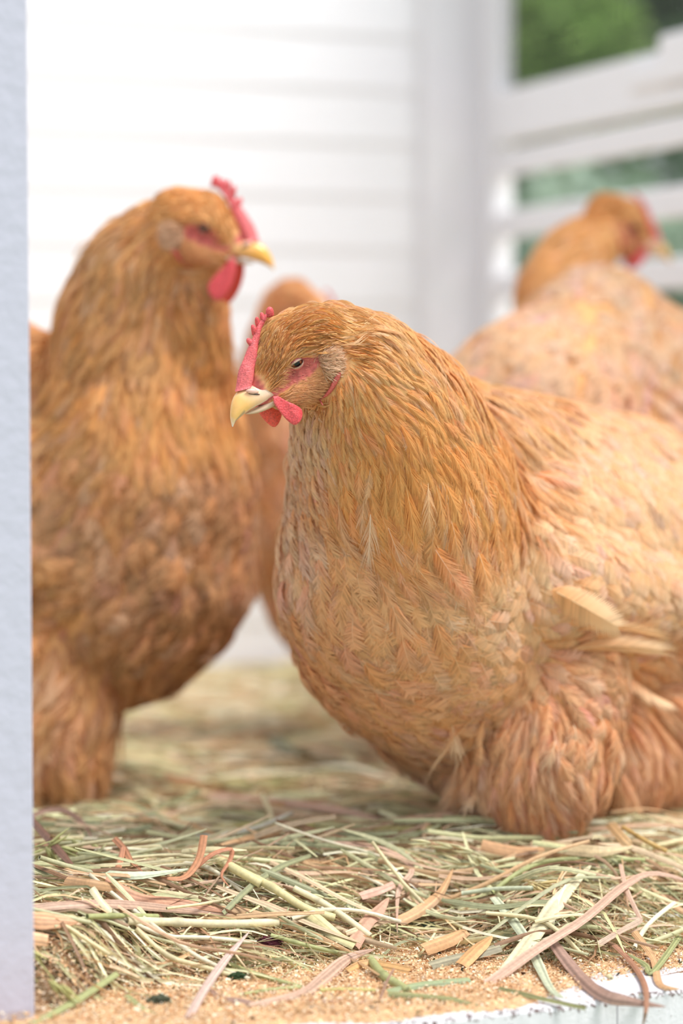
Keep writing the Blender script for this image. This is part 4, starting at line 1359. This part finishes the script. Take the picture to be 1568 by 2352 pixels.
rH = np.random.default_rng(5)
def h_mat(X, Y):
    return np.where(hay_h(X, Y) > 0.004, hay_h(X, Y) - 0.006, -0.004) + rH.normal(0, 0.0012, X.shape)
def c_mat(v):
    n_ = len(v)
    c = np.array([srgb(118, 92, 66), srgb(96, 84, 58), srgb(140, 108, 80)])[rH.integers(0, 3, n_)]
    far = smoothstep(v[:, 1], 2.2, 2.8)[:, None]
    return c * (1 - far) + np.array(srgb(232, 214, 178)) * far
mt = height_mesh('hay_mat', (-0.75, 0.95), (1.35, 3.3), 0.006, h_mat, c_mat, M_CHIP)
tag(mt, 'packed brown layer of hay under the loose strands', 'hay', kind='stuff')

def h_saw(X, Y):
    d = sill_d(X, Y)
    cover = smoothstep(d + 0.006 * np.sin(X * 23) + 0.004 * np.sin(X * 71) - 0.022 * smoothstep(X, 0.10, 0.16), 0.002, 0.026)
    return 0.0035 * cover - 0.0012 + rH.normal(0, 0.0007, X.shape) * cover
def c_saw(v):
    return np.array(srgb(214, 176, 134)) * np.exp(rH.normal(0, 0.16, (len(v), 1)))
sw = height_mesh('sawdust', (-0.45, 0.55), (1.3, 2.0), 0.0028, h_saw, c_saw, M_CHIP)
tag(sw, 'bed of peach coloured sawdust over the floor behind the sill', 'sawdust', kind='stuff')

# loose wood chips
def chips(n_, seed, dr, cols, szr, name, label, zoff=0.0027, xr=(-0.30, 0.42)):
    r = np.random.default_rng(seed)
    X = r.uniform(xr[0], xr[1], n_); d = r.uniform(dr[0], dr[1], n_) ** 1.0
    # thin out towards the sill edge
    keep = r.random(n_) < smoothstep(d + 0.006 * np.sin(X * 23) + 0.004 * np.sin(X * 60) - 0.02 * smoothstep(X, 0.10, 0.16), -0.004, 0.030) * 0.97 + 0.03
    X, d = X[keep], d[keep]; n_ = len(X)
    Yv = SILL_P[1] + (d - (X - SILL_P[0]) * SILL_N[0]) / SILL_N[1]
    P = np.stack([X, Yv, np.maximum(hay_h(X, Yv) * 0.9, 0.0) + zoff * smoothstep(d - 0.02 * smoothstep(X, 0.10, 0.16), 0.0, 0.028) + np.abs(r.normal(0, 0.0007, n_)) + 0.0002], axis=1)
    a = r.normal(size=(n_, 3)); a[:, 2] *= 0.5; a /= np.linalg.norm(a, axis=1)[:, None]
    b_ = np.cross(a, r.normal(size=(n_, 3)) + np.array([0, 0, 1.5])); b_ /= np.linalg.norm(b_, axis=1)[:, None]
    nn = np.cross(a, b_)
    s = r.uniform(*szr, n_)[:, None] * np.exp(r.normal(0, 0.35, (n_, 1))); wv = s * r.uniform(0.25, 0.8, (n_, 1)); tv = s * 0.12
    V_ = np.stack([P - a * s + nn * tv, P - b_ * wv, P + a * s * 0.9 + nn * tv, P + b_ * wv, P + nn * tv * 2.5], axis=1).reshape(-1, 3)
    i = np.arange(n_)[:, None] * 5
    q = i + np.array([[0, 1, 2, 3]])
    t = [i + np.array([[0, 1, 4]]), i + np.array([[1, 2, 4]]), i + np.array([[2, 3, 4]]), i + np.array([[3, 0, 4]])]
    c = np.array(cols)[r.integers(0, len(cols), n_)] * np.exp(r.normal(0, 0.13, (n_, 1)))
    me = np_mesh(name, V_, [q, np.concatenate(t)], np.repeat(np.clip(c, 0, 0.95), 5, axis=0), smooth=False)
    return tag(link(name, me, M_CHIP), label, 'sawdust', kind='stuff')
CH = [srgb(236, 206, 168), srgb(246, 224, 190), srgb(222, 180, 136), srgb(248, 232, 208), srgb(206, 156, 112), srgb(236, 202, 158)]
chips(100000, 21, (0.0005, 0.26), CH, (0.0005, 0.0012), 'wood_chips', 'loose peach wood chips scattered on the bedding and sill')
chips(900, 22, (0.01, 0.28), [srgb(60, 72, 48), srgb(84, 60, 50), srgb(46, 52, 44), srgb(70, 96, 56)], (0.0007, 0.002), 'dark_crumbs', 'dark green and brown crumbs mixed into the sawdust')

# bulk hay
def front_ok(x, y, r):
    return hay_h(x, y) > 0.010 * r.random(len(x))
PW = [22, 16, 12, 16, 10, 12, 10, 12, 10]
parts_h = [
    strands(3800, (-0.26, 0.34), (1.50, 1.86), (0.05, 0.15), (0.0010, 0.0050), (-0.006, 0.010), PAL, PW, 31, accept=front_ok),
    strands(3500, (-0.26, 0.36), (1.50, 1.80), (0.03, 0.09), (0.0006, 0.0020), (-0.002, 0.016), PAL, PW, 36, accept=front_ok, dirsd=0.4, wild=0.1),
    strands(1500, (-0.26, 0.36), (1.50, 1.80), (0.02, 0.07), (0.0008, 0.003), (-0.004, 0.012), PAL, PW, 32, accept=front_ok, dirsd=0.7, wild=0.3),
    strands(2600, (-0.34, 0.45), (1.80, 2.25), (0.05, 0.16), (0.0016, 0.006), (-0.006, 0.012), PAL, [24, 12, 6, 14, 12, 6, 16, 10, 14], 33),
    strands(900, (-0.62, -0.26), (1.40, 2.2), (0.05, 0.15), (0.0012, 0.005), (-0.004, 0.010), PAL, PW, 37),
    strands(900, (0.34, 0.62), (1.60, 2.3), (0.05, 0.15), (0.0012, 0.005), (-0.004, 0.010), PAL, PW, 38),
    strands(1800, (-0.45, 0.60), (2.2, 3.1), (0.05, 0.16), (0.003, 0.008), (-0.004, 0.008), PAL, [24, 4, 2, 6, 6, 1, 34, 10, 20], 34, K=5),
]
tag(link('loose_hay', np_mesh('loose_hay', *merge(parts_h)), M_STRAW), 'tangled bulk of dry green and tan hay covering the coop floor', 'hay', kind='stuff')

# single strands -------------------------------------------------------------
def strand_mesh(name, pts, width, col, kind='blade', fold=0.22, taper=(0.3, 0.15), rollseq=None, seed=0, K=18):
    """one strand through world points; blade = folded ribbon with thickness, stem = hollow tube"""
    r = random.Random(seed)
    P = smoothpts([tuple(p) for p in pts], K)
    mb = MB()
    if kind == 'stem':
        n_ = 10
        rr = [width / 2 * (1 + (0.22 if i in (K // 3, K // 3 + 0) else 0)) for i in range(K)]
        cs = []
        for i in range(K):
            f = 1 + r.uniform(-0.05, 0.05) - (0.25 if i == K // 3 else 0)
            cs.append(tuple(min(0.95, c * f) for c in col))
        mb.tube(P.tolist(), rr, n=n_, col=cs, cap=False)
        # hollow ends: inner bore
        for e, i0, i1 in ((0, 0, 1), (1, K - 1, K - 2)):
            a, b_ = Vector(P[i0]), Vector(P[i1]).lerp(Vector(P[i0]), 0.5)
            mb.tube([a, b_], [width / 2 * 0.62] * 2, n=n_, col=tuple(c * 0.45 for c in col), cap=False)
        # ring closing wall between outer and bore
        nv = len(mb.v)
        for (o_out, o_in) in ((0, K * n_), ((K - 1) * n_, K * n_ + 2 * n_)):
            for j in range(n_):
                j2 = (j + 1) % n_
                mb.f.append((o_out + j, o_out + j2, o_in + j2, o_in + j))
        mb.f.append(tuple(range(K * n_ + n_, K * n_ + 2 * n_)))
        mb.f.append(tuple(range(K * n_ + 3 * n_, K * n_ + 4 * n_)))
        return mb
    C5 = 9
    stre = [1 + r.uniform(-0.42, 0.18) for _ in range(C5)]
    vs_, cs, fs_ = [], [], []
    up = Vector((0, -0.75, 0.66))
    for i in range(K):
        t = i / (K - 1)
        p = Vector(P[i]); tg = Vector(P[min(i + 1, K - 1)] - P[max(i - 1, 0)]).normalized()
        s_ = tg.cross(up)
        if s_.length < 1e-3: s_ = Vector((1, 0, 0))
        s_.normalize(); nn = s_.cross(tg)
        rl = 0.0
        if rollseq: 
            kk = t * (len(rollseq) - 1); k0 = min(int(kk), len(rollseq) - 2); rl = rollseq[k0] + (rollseq[k0 + 1] - rollseq[k0]) * (kk - k0)
        s2 = s_ * math.cos(rl) + nn * math.sin(rl); n2 = nn * math.cos(rl) - s_ * math.sin(rl)
        wv = width / 2
        if t < 0.15: wv *= taper[0] + (1 - taper[0]) * (t / 0.15) ** 0.6
        if t > 0.6: wv *= taper[1] + (1 - taper[1]) * ((1 - t) / 0.4) ** 0.85
        wv *= 1 + r.uniform(-0.04, 0.04)
        for side in (1, -1):
            for j in range(C5):
                u = -1 + 2 * j / (C5 - 1)
                vs_.append(p + s2 * u * wv - n2 * (abs(u) ** 1.5 * fold * wv) + n2 * (side * 0.00012))
                f = stre[j] * (1 + r.uniform(-0.03, 0.03))
                cs.append(tuple(min(0.95, c * f) for c in col))
    q = 2 * C5
    for i in range(K - 1):
        for j in range(C5 - 1):
            a = i * q + j
            fs_.append((a, a + 1, a + q + 1, a + q))
            a = i * q + C5 + j
            fs_.append((a + 1, a, a + q, a + q + 1))
        fs_.append((i * q, i * q + q, i * q + q + C5, i * q + C5))
        a = i * q + C5 - 1
        fs_.append((a, a + C5, a + C5 + q, a + q))
    mb.add(vs_, fs_, cs)
    return mb

c_cream, c_pale, c_green, c_gg = srgb(238, 228, 190), srgb(226, 216, 164), srgb(184, 188, 132), srgb(160, 172, 132)
c_pink, c_orng, c_brn, c_pgrn, c_olive, c_mauve = srgb(220, 184, 160), srgb(226, 182, 136), srgb(172, 136, 116), srgb(208, 214, 184), srgb(158, 158, 110), srgb(188, 154, 138)
HERO = [
 # pts (px,py,lift mm), width px, colour, kind, label
 ([(1118, 2262, 2), (1230, 2180, 12), (1340, 2110, 16), (1430, 2035, 18), (1500, 2005, 16), (1600, 2030, 14)], 22, c_pink, 'blade', 'long pinkish tan folded blade sweeping up to the right edge of the hay'),
 ([(1165, 2232, 3), (1230, 2140, 8), (1290, 2060, 10), (1358, 1985, 12)], 36, c_cream, 'blade', 'wide cream blade standing diagonally behind the long pinkish blade'),
 ([(1135, 2060, 12), (1190, 2130, 9), (1225, 2190, 6), (1265, 2270, 4), (1295, 2292, 2)], 20, c_pgrn, 'blade', 'pale mint green blade crossing down to the sawdust right of centre'),
 ([(1268, 2160, 7), (1330, 2240, 5), (1385, 2285, 4), (1450, 2300, 2), (1528, 2312, 2)], 26, c_mauve, 'blade', 'twisted mauve brown blade ending on the white sill'),
 ([(1145, 2270, 4), (1230, 2290, 3), (1345, 2315, 1.5)], 11, c_olive, 'blade', 'thin olive blade lying along the sill edge'),
 ([(892, 2280, 4), (960, 2262, 5), (1080, 2250, 4)], 20, c_gg, 'blade', 'upper of two grey green pointed blades on the sawdust'),
 ([(890, 2290, 3), (980, 2295, 3), (1050, 2305, 2), (1100, 2310, 1)], 26, c_olive, 'blade', 'lower olive green pointed blade on the sawdust, nearest the sill'),
 ([(852, 2205, 6), (880, 2240, 6), (915, 2262, 4), (935, 2275, 4)], 24, c_green, 'stem', 'short thick yellow green stem end right of the pink twisted blade'),
 ([(580, 2318, 2), (690, 2285, 4), (750, 2240, 6), (800, 2200, 8), (860, 2180, 9)], 30, c_pink, 'blade', 'wide twisted pink tan blade curving over the sawdust at the centre'),
 ([(432, 2338, 3), (470, 2270, 8), (520, 2200, 13), (572, 2140, 16)], 19, srgb(232, 204, 190), 'blade', 'pale pink flat strip leaning over the sawdust left of centre'),
 ([(470, 2280, 2), (520, 2305, 2), (600, 2318, 1)], 34, c_mauve, 'blade', 'dusty mauve broad blade lying behind the pale pink strip'),
 ([(520, 2212, 3), (590, 2238, 4), (692, 2268, 2.5)], 13, c_green, 'stem', 'thin jointed green stem with rough bark on the sawdust'),
 ([(622, 2148, 6), (700, 2170, 6), (775, 2188, 5)], 12, c_green, 'stem', 'thin green stem pointing right just above the centre sawdust'),
 ([(560, 2285, 3), (620, 2274, 3), (690, 2268, 3)], 12, c_green, 'stem', 'short green stem with a dark joint beside the pink strip'),
 ([(735, 2275, 3), (800, 2274, 3), (862, 2276, 3)], 13, srgb(206, 198, 130), 'stem', 'short yellow green stem lying level between sawdust heaps'),
 ([(530, 1990, 12), (620, 2035, 11), (700, 2085, 10), (768, 2108, 9)], 22, c_pale, 'stem', 'thick pale straw stem slanting down right of centre in the pile'),
 ([(675, 2040, 12), (760, 2085, 11), (850, 2150, 8)], 18, c_cream, 'stem', 'second pale stem running parallel just right of the thick straw stem'),
 ([(700, 2090, 10), (760, 2140, 8), (815, 2170, 7)], 28, c_pale, 'blade', 'split pale yellow blade under the slanting stems'),
 ([(812, 2170, 6), (840, 2120, 11), (870, 2090, 14), (893, 2062, 16)], 30, srgb(228, 182, 154), 'blade', 'short wide pink blade standing upright at the centre of the hay'),
 ([(915, 2116, 8), (965, 2090, 11), (1010, 2050, 15), (1040, 1996, 20)], 24, c_orng, 'blade', 'orange tan curved blade rising right of the centre'),
 ([(828, 2058, 12), (870, 2045, 13), (905, 2030, 14)], 18, srgb(222, 180, 158), 'blade', 'short ribbed pink blade beside the kinked tan strand'),
 ([(705, 1935, 10), (860, 1945, 11), (945, 1990, 12), (920, 2035, 12), (912, 2070, 10), (912, 2145, 8)], 12, c_pink, 'blade', 'kinked tan strand hanging down at the centre of the pile'),
 ([(290, 2115, 9), (400, 2118, 10), (520, 2122, 9), (640, 2118, 8)], 24, c_cream, 'stem', 'long level cream stem across the left half of the pile'),
 ([(200, 2105, 10), (280, 2103, 10), (362, 2105, 9)], 15, c_green, 'stem', 'cut hollow green stem end pointing right above the cream stem'),
 ([(20, 2108, 8), (90, 2112, 9), (180, 2118, 7)], 40, srgb(232, 182, 140), 'blade', 'broad peach blade poking out beside the jamb post'),
 ([(20, 2150, 6), (60, 2152, 6), (110, 2160, 5)], 30, srgb(236, 192, 148), 'blade', 'shorter peach blade under the broad one beside the jamb post'),
 ([(20, 2098, 8), (120, 2080, 10), (260, 2075, 10), (420, 2090, 9), (560, 2105, 8)], 20, c_pink, 'blade', 'long rosy blade running level from the jamb post'),
 ([(240, 2025, 12), (320, 2060, 12), (420, 2072, 11), (520, 2095, 9)], 26, srgb(216, 164, 134), 'blade', 'wide salmon blade folded across the left of the pile'),
 ([(150, 2020, 12), (210, 2030, 12), (300, 2045, 11)], 20, c_orng, 'blade', 'orange brown blade just left of the wide salmon blade'),
 ([(55, 1865, 32), (110, 1925, 24), (150, 1970, 16), (185, 2010, 11)], 15, srgb(142, 106, 90), 'blade', 'dark brown tapering blade sticking up near the jamb post'),
 ([(30, 1920, 12), (80, 1870, 24), (140, 1860, 26), (190, 1890, 18), (215, 1935, 10)], 13, c_brn, 'blade', 'thin arched brown strand near the jamb post'),
 ([(262, 1925, 26), (285, 1950, 20), (300, 1975, 16), (330, 2005, 10)], 13, srgb(208, 148, 112), 'blade', 'curled rust strand with a broken tip left of centre'),
 ([(265, 2010, 10), (275, 1980, 16), (282, 1945, 22)], 13, srgb(212, 152, 118), 'blade', 'short upright rust strip beside the curled rust strand'),
 ([(468, 1918, 30), (455, 1975, 20), (420, 2015, 12), (365, 2015, 10)], 16, srgb(206, 148, 110), 'blade', 'bent rust strip rising in the middle left of the hay'),
 ([(450, 1992, 16), (490, 1960, 22), (530, 1950, 24), (528, 1975, 18), (508, 2010, 12), (528, 2038, 10)], 10, srgb(196, 136, 104), 'blade', 'looping thin rust strand right of the bent strip'),
 ([(440, 1945, 12), (520, 1985, 12), (600, 2030, 11)], 24, c_pale, 'stem', 'pale yellow stem slanting behind the looping rust strand'),
 ([(190, 2000, 12), (300, 2010, 12), (440, 1995, 12)], 20, c_pgrn, 'blade', 'pale green ribbon draped across the upper left hay'),
 ([(210, 2040, 12), (245, 2085, 9), (292, 2125, 6)], 16, c_cream, 'blade', 'short cream blade slanting down over the rosy blade'),
 ([(1105, 1940, 16), (1180, 1955, 16), (1260, 1958, 14), (1370, 1950, 12)], 26, srgb(224, 178, 134), 'blade', 'tan torn blade at the foot of the front hen'),
 ([(1237, 1940, 18), (1300, 1948, 17), (1380, 1955, 16), (1455, 1945, 16)], 26, srgb(238, 214, 170), 'blade', 'cream broken blade lying just right of the torn one'),
 ([(1400, 1890, 20), (1430, 1925, 18), (1460, 1955, 12)], 22, srgb(214, 178, 130), 'blade', 'bent tan blade standing at the right by the fluff'),
 ([(1430, 1900, 22), (1480, 1930, 20), (1530, 1955, 18)], 12, srgb(206, 172, 108), 'stem', 'yellow stem with frayed white end pointing right'),
 ([(1130, 2050, 10), (1190, 2005, 11), (1280, 1975, 12), (1480, 1975, 12)], 13, c_green, 'stem', 'long green stem behind the wide cream blade'),
 ([(1060, 2052, 11), (1140, 2042, 11), (1222, 2040, 10)], 13, c_pgrn, 'stem', 'pale green stem level with the oat grains'),
 ([(1310, 2105, 7), (1340, 2130, 5)], 11, c_green, 'stem', 'stub of green stem under the long pinkish blade'),
 ([(1372, 2170, 6), (1420, 2140, 10), (1472, 2112, 12), (1440, 2110, 12)], 13, srgb(236, 206, 180), 'blade', 'folded cream and pink blade at the right'),
 ([(1470, 2110, 12), (1440, 2045, 16), (1425, 1985, 16)], 10, c_pink, 'blade', 'thin tan strand running up behind the folded blade'),
 ([(1410, 2170, 8), (1450, 2210, 6), (1480, 2260, 4), (1484, 2310, 4), (1475, 2360, -10)], 13, srgb(190, 140, 112), 'blade', 'tan strand hanging over the white sill edge at the right'),
 ([(1455, 2140, 8), (1500, 2200, 6), (1515, 2260, 4), (1560, 2272, 3)], 15, c_orng, 'blade', 'orange tan bent blade at the far right by the sill'),
 ([(1560, 2150, 5), (1500, 2230, 5), (1480, 2215, 5), (1440, 2190, 6)], 13, c_green, 'blade', 'crumpled light green blade at the far right'),
 ([(70, 2352, 3), (170, 2300, 5), (270, 2235, 8)], 16, c_green, 'blade', 'light green blade slanting up from the bottom left'),
 ([(290, 2285, 4), (330, 2320, 3), (370, 2335, 2)], 13, c_green, 'blade', 'thin curved green blade beside the dark dropping'),
 ([(870, 2300, 2), (890, 2250, 10), (905, 2225, 14)], 5, c_brn, 'blade', 'very thin brown straw standing left of the grey green blades'),
 ([(690, 2298, 2), (780, 2302, 2), (880, 2302, 2)], 8, c_mauve, 'blade', 'thin mauve strand lying level near the sill'),
 ([(1010, 1905, 9), (860, 1905, 10), (700, 1895, 11), (520, 1900, 12), (400, 1925, 12)], 20, srgb(206, 196, 130), 'stem', 'long blurred yellow green stem behind the front pile'),
 ([(480, 1830, 6), (620, 1838, 7), (780, 1860, 8), (900, 1890, 6)], 20, c_pink, 'blade', 'long blurred rosy blade in the hay between the hens'),
 ([(620, 1690, 6), (680, 1730, 8), (760, 1745, 6)], 24, srgb(104, 108, 78), 'blade', 'dark green blurred blade between the two nearest hens'),
 ([(215, 1740, 26), (230, 1790, 18), (262, 1820, 8)], 13, srgb(196, 150, 120), 'blade', 'small tan curl standing beside the left hen foot'),
 ([(990, 2218, 5), (1060, 2200, 6), (1150, 2175, 7)], 24, srgb(176, 168, 140), 'blade', 'soft grey blade lying on sawdust right of centre'),
 ([(940, 2230, 5), (850, 2215, 5), (800, 2232, 4)], 24, srgb(222, 176, 120), 'blade', 'orange blade fragment lying beside the thick stem end'),
 ([(1060, 2215, 5), (1100, 2175, 8), (1130, 2150, 10)], 28, srgb(224, 176, 124), 'blade', 'short peach upright blade in front of the grey blade'),
 ([(975, 2180, 6), (1030, 2160, 7), (1070, 2138, 8)], 28, srgb(226, 180, 132), 'blade', 'short peach slanted blade left of the upright one'),
]
for i, (pp, wpx, col, kind, label) in enumerate(HERO):
    pts = [hp(x, y, (l + (3.5 if 2000 < y < 2200 and l > 4 else 0)) * 0.001) for x, y, l in pp]
    wd = wpx * pts[0].y / FPX * (0.85 if kind == 'stem' else 1.15)
    rs = None
    if kind == 'blade':
        rr_ = random.Random(i * 7 + 1)
        rs = [rr_.uniform(-0.35, 0.35) for _ in range(4)]
    mb = strand_mesh('hay', pts, wd, col, kind, seed=i, rollseq=rs, taper=(1.0, 0.06) if len(pp) > 3 or i % 3 == 0 else (0.96, 0.82))
    o = mb.build('hay_straw' if kind == 'stem' else 'hay_strand', M_STRAW, smooth=(kind == 'stem'))
    tag(o, label, 'hay')

# repeats: single strands lying loose in the front of the pile
GROUPS = [('hay_strand', 'tan hay blade', 'tan loose hay blades', [3, 4, 8, 0], (0.0022, 0.0048), 'blade', 75, 41),
          ('hay_strand', 'green hay blade', 'green loose hay blades', [1, 2, 7], (0.002, 0.0046), 'blade', 65, 42),
          ('hay_straw', 'pale hay stem', 'pale loose hay stems', [0, 6, 7], (0.0018, 0.0036), 'stem', 55, 43),
          ('hay_strand', 'brown hay blade', 'brown loose hay blades', [5, 5, 3], (0.0014, 0.0034), 'blade', 40, 44)]
def to_px(p):
    d = Vector(p) - Vector((0, 0, CAM_H)); f = d.y * CP - d.z * SP; u = d.y * SP + d.z * CP
    return 784 + d.x / f * FPX, 1176 - u / f * FPX
def describe(base, pts, L_):
    (xa, ya), (xb, yb) = to_px(pts[0]), to_px(pts[-1]); xm, ym = (xa + xb) / 2, (ya + yb) / 2
    if xb < xa: xa, ya, xb, yb = xb, yb, xa, ya
    sl = (ya - yb) / max(1.0, xb - xa)
    lie = 'lying level' if abs(sl) < 0.14 else ('pointing towards the camera' if abs(sl) > 1.2 else ('rising rightwards' if sl > 0 else 'falling rightwards'))
    size = 'short ' if L_ < 0.072 else ('long ' if L_ > 0.102 else '')
    row = 'rear of pile' if ym < 1985 else ('middle of pile' if ym < 2070 else 'front of pile')
    k = int(max(0, min(6, (xm - 30) // 220)))
    col_ = ['by the jamb post', 'near the curled rust strand', 'near the looping rust strand', 'left of the kinked strand', 'right of the kinked strand', 'near the wide cream blade', 'by the right edge'][k]
    return size + base + ' ' + lie + ', ' + row + ' ' + col_
for nm, lb, gp, pi_, wr, kind, cnt, sd0 in GROUPS:
    r = random.Random(sd0)
    made = 0
    while made < cnt:
        x = r.uniform(-0.235, 0.25); y = r.uniform(1.52, 1.80)
        h0 = float(hay_h(x, y))
        if sill_d(x, y) < 0.05 or h0 < 0.008 * r.random(): continue
        L_ = r.uniform(0.045, 0.13); th = r.gauss(0, 0.35) if r.random() > 0.25 else r.uniform(-1.5, 1.5)
        cv = r.gauss(0, 0.35); lift = r.uniform(0.005, 0.016); tl = r.gauss(0, 0.07)
        pts = []
        for k in range(4):
            s = k / 3 - 0.5
            a = th + cv * s
            px_, py_ = x + math.cos(a) * L_ * s, y + math.sin(a) * L_ * s
            pts.append(Vector((px_, py_, max(0.003, float(hay_h(px_, py_)) + lift + tl * s * L_ * 2 + r.gauss(0, 0.0005)))))
        c = PAL[r.choice(pi_)]; f = math.exp(r.gauss(0, 0.1)); c = tuple(min(0.95, q * f) for q in c)
        mb = strand_mesh('hay', pts, r.uniform(*wr), c, kind, seed=made, rollseq=[r.uniform(-1.0, 1.0) for _ in range(3)], taper=(r.uniform(0.3, 0.9), r.uniform(0.1, 0.8)), K=10)
        tag(mb.build(nm, M_STRAW, smooth=(kind == 'stem')), describe(lb, pts, L_), 'hay', gp)
        made += 1

# oat heads: thing > stalk, spikelets
def spikelet(mb, p, d, L_, wd, col):
    d = Vector(d).normalized()
    st = [0, 0.12, 0.3, 0.5, 0.75, 1.0]; rr = [0.25, 0.7, 1.0, 0.85, 0.4, 0.05]
    for off, sc in ((0.10, 1.0), (-0.10, 0.9)):
        a = d.cross(Vector((0, 1, 0.1))).normalized()
        dd = (d + a * off).normalized()
        pts = [p + dd * L_ * sc * s + a * off * L_ * 0.25 * math.sin(s * 3.1) for s in st]
        cs = [tuple(min(0.95, c * f) for c in col) for f in (0.7, 0.9, 1.0, 1.05, 1.1, 1.15)]
        mb.tube(pts, [wd * 0.5 * q for q in rr], n=8, col=cs, flat=0.65)

def oat_head(stalk, spikes, label, col, lscale=0.018):
    base = hp(*stalk[0][:2], stalk[0][2] * 0.001)
    root = empty('oat_head', (base.x, base.y, base.z))
    tag(root, label, 'oat head')
    pts = [hp(x, y, l * 0.001) for x, y, l in stalk]
    mb = MB(); P = smoothpts([tuple(p) for p in pts], 14)
    mb.tube(P.tolist(), 0.0005, n=6, col=tuple(c * 0.9 for c in col))
    mb.build('stalk', M_STRAW, root, smooth=True)
    for (x, y, l, x2, y2, l2, w_) in spikes:
        Yd = min(pts, key=lambda q: abs((q.x / q.y) * FPX + 784 - x)).y
        a = at(x, y, Yd); b_ = at(x2, y2, Yd - 0.004 * (l2 - l) * 0.2)
        mb = MB(); spikelet(mb, a, b_ - a, (b_ - a).length, w_ * Yd / FPX, col)
        mb.build('spikelet', M_STRAW, root, smooth=True)
    return root
oat_head([(1140, 2000, 14), (1120, 1975, 20), (1060, 1945, 28), (1000, 1935, 34)],
         [(990, 1936, 0, 935, 1933, 0, 12), (1040, 1948, 0, 985, 1936, 0, 13), (1090, 1958, 0, 1035, 1948, 0, 13), (1060, 1982, 0, 1005, 1965, 0, 11), (1050, 1988, 0, 990, 2004, 0, 11), (1075, 1962, 0, 1132, 1998, 0, 13), (1095, 1968, 0, 1134, 1990, 0, 12), (1128, 2018, 0, 1088, 2022, 0, 14), (1130, 2030, 0, 1088, 2052, 0, 13)],
         'nodding pale oat head with several grains in front of the hen fluff', srgb(222, 216, 170))
oat_head([(1190, 2020, 10), (1230, 2030, 12), (1265, 2045, 12)],
         [(1200, 2018, 0, 1262, 2052, 0, 14), (1215, 2030, 0, 1275, 2075, 0, 14), (1235, 2030, 0, 1305, 2030, 0, 12), (1225, 2045, 0, 1262, 2078, 0, 12)],
         'small yellow oat head beside the pale green stem', srgb(224, 204, 146))
oat_head([(30, 1965, 16), (80, 1945, 22), (130, 1930, 24), (190, 1928, 22)],
         [(110, 1945, 0, 165, 1905, 0, 13), (100, 1950, 0, 28, 2000, 0, 14), (105, 1945, 0, 135, 1990, 0, 14), (165, 1930, 0, 210, 1970, 0, 15), (135, 1945, 0, 195, 1968, 0, 15), (210, 1935, 0, 248, 1985, 0, 15), (170, 1930, 0, 178, 1970, 0, 12), (120, 1965, 0, 122, 2052, 0, 18), (30, 1975, 0, 80, 2000, 0, 12)],
         'green oat head with drooping grains beside the jamb post', srgb(194, 194, 134))
oat_head([(20, 2160, 6), (80, 2200, 8), (130, 2260, 7), (160, 2300, 5)],
         [(25, 2160, 0, 85, 2240, 0, 16), (60, 2180, 0, 110, 2210, 0, 15), (40, 2220, 0, 90, 2300, 0, 17), (70, 2240, 0, 130, 2330, 0, 17), (110, 2250, 0, 180, 2320, 0, 16), (40, 2270, 0, 50, 2345, 0, 15), (95, 2270, 0, 140, 2350, 0, 16), (140, 2260, 0, 185, 2310, 0, 14)],
         'blurred olive oat grains hanging at the bottom left corner', srgb(196, 194, 128))
oat_head([(690, 2058, 10), (740, 2062, 12), (800, 2068, 12)],
         [(745, 2062, 0, 700, 2056, 0, 11), (800, 2068, 0, 745, 2098, 0, 18), (830, 2075, 0, 803, 2118, 0, 12), (810, 2060, 0, 760, 2055, 0, 11)],
         'pale oat head at the centre of the pile beside the ribbed pink blade', srgb(224, 222, 172))

# droppings and a leaf scrap
def clod(px, py, r_px, col, label, seed, nm='dropping'):
    c = hp(px, py, 0.001); r0 = r_px * c.y / FPX
    r = random.Random(seed)
    vs_, cs = [], []
    for q in ICO_V:
        f = 1 + 0.22 * math.sin(q[0] * 5 + seed) * math.sin(q[1] * 6) + 0.12 * math.sin(q[2] * 13 + q[0] * 9) + r.uniform(-0.06, 0.06)
        vs_.append(c + Vector((q[0] * 1.25, q[1], q[2] * 0.7)) * r0 * f + Z * r0 * 0.35)
        g = r.uniform(0.6, 1.5); cs.append(tuple(k * g for k in col))
    mb = MB(); mb.add(vs_, [tuple(f) for f in ICO_F.tolist()], cs)
    tag(mb.build(nm, M_CHIP, smooth=False), label, 'dropping')
clod(365, 2308, 22, srgb(74, 78, 60), 'dark grey green crumbly dropping on the sawdust at the left', 1)
clod(545, 2252, 18, srgb(48, 66, 40), 'dark green dropping beside the pale pink strip', 2)
clod(620, 2172, 22, srgb(76, 34, 44), 'dark purple dropping under the hay at the centre', 3)
clod(868, 2308, 9, srgb(120, 96, 60), 'tiny brown pellet on the sill sawdust', 4)
clod(985, 2130, 14, srgb(52, 62, 50), 'small dark dropping under the orange blade', 5)
o = strand_mesh('leaf', [hp(900, 2312, 0.001), hp(915, 2310, 0.002), hp(932, 2313, 0.001)], 0.004, srgb(72, 96, 72), 'blade', taper=(0.2, 0.2), K=8).build('leaf_scrap', M_STRAW)
tag(o, 'tiny dark green leaf scrap on the sill edge', 'leaf')
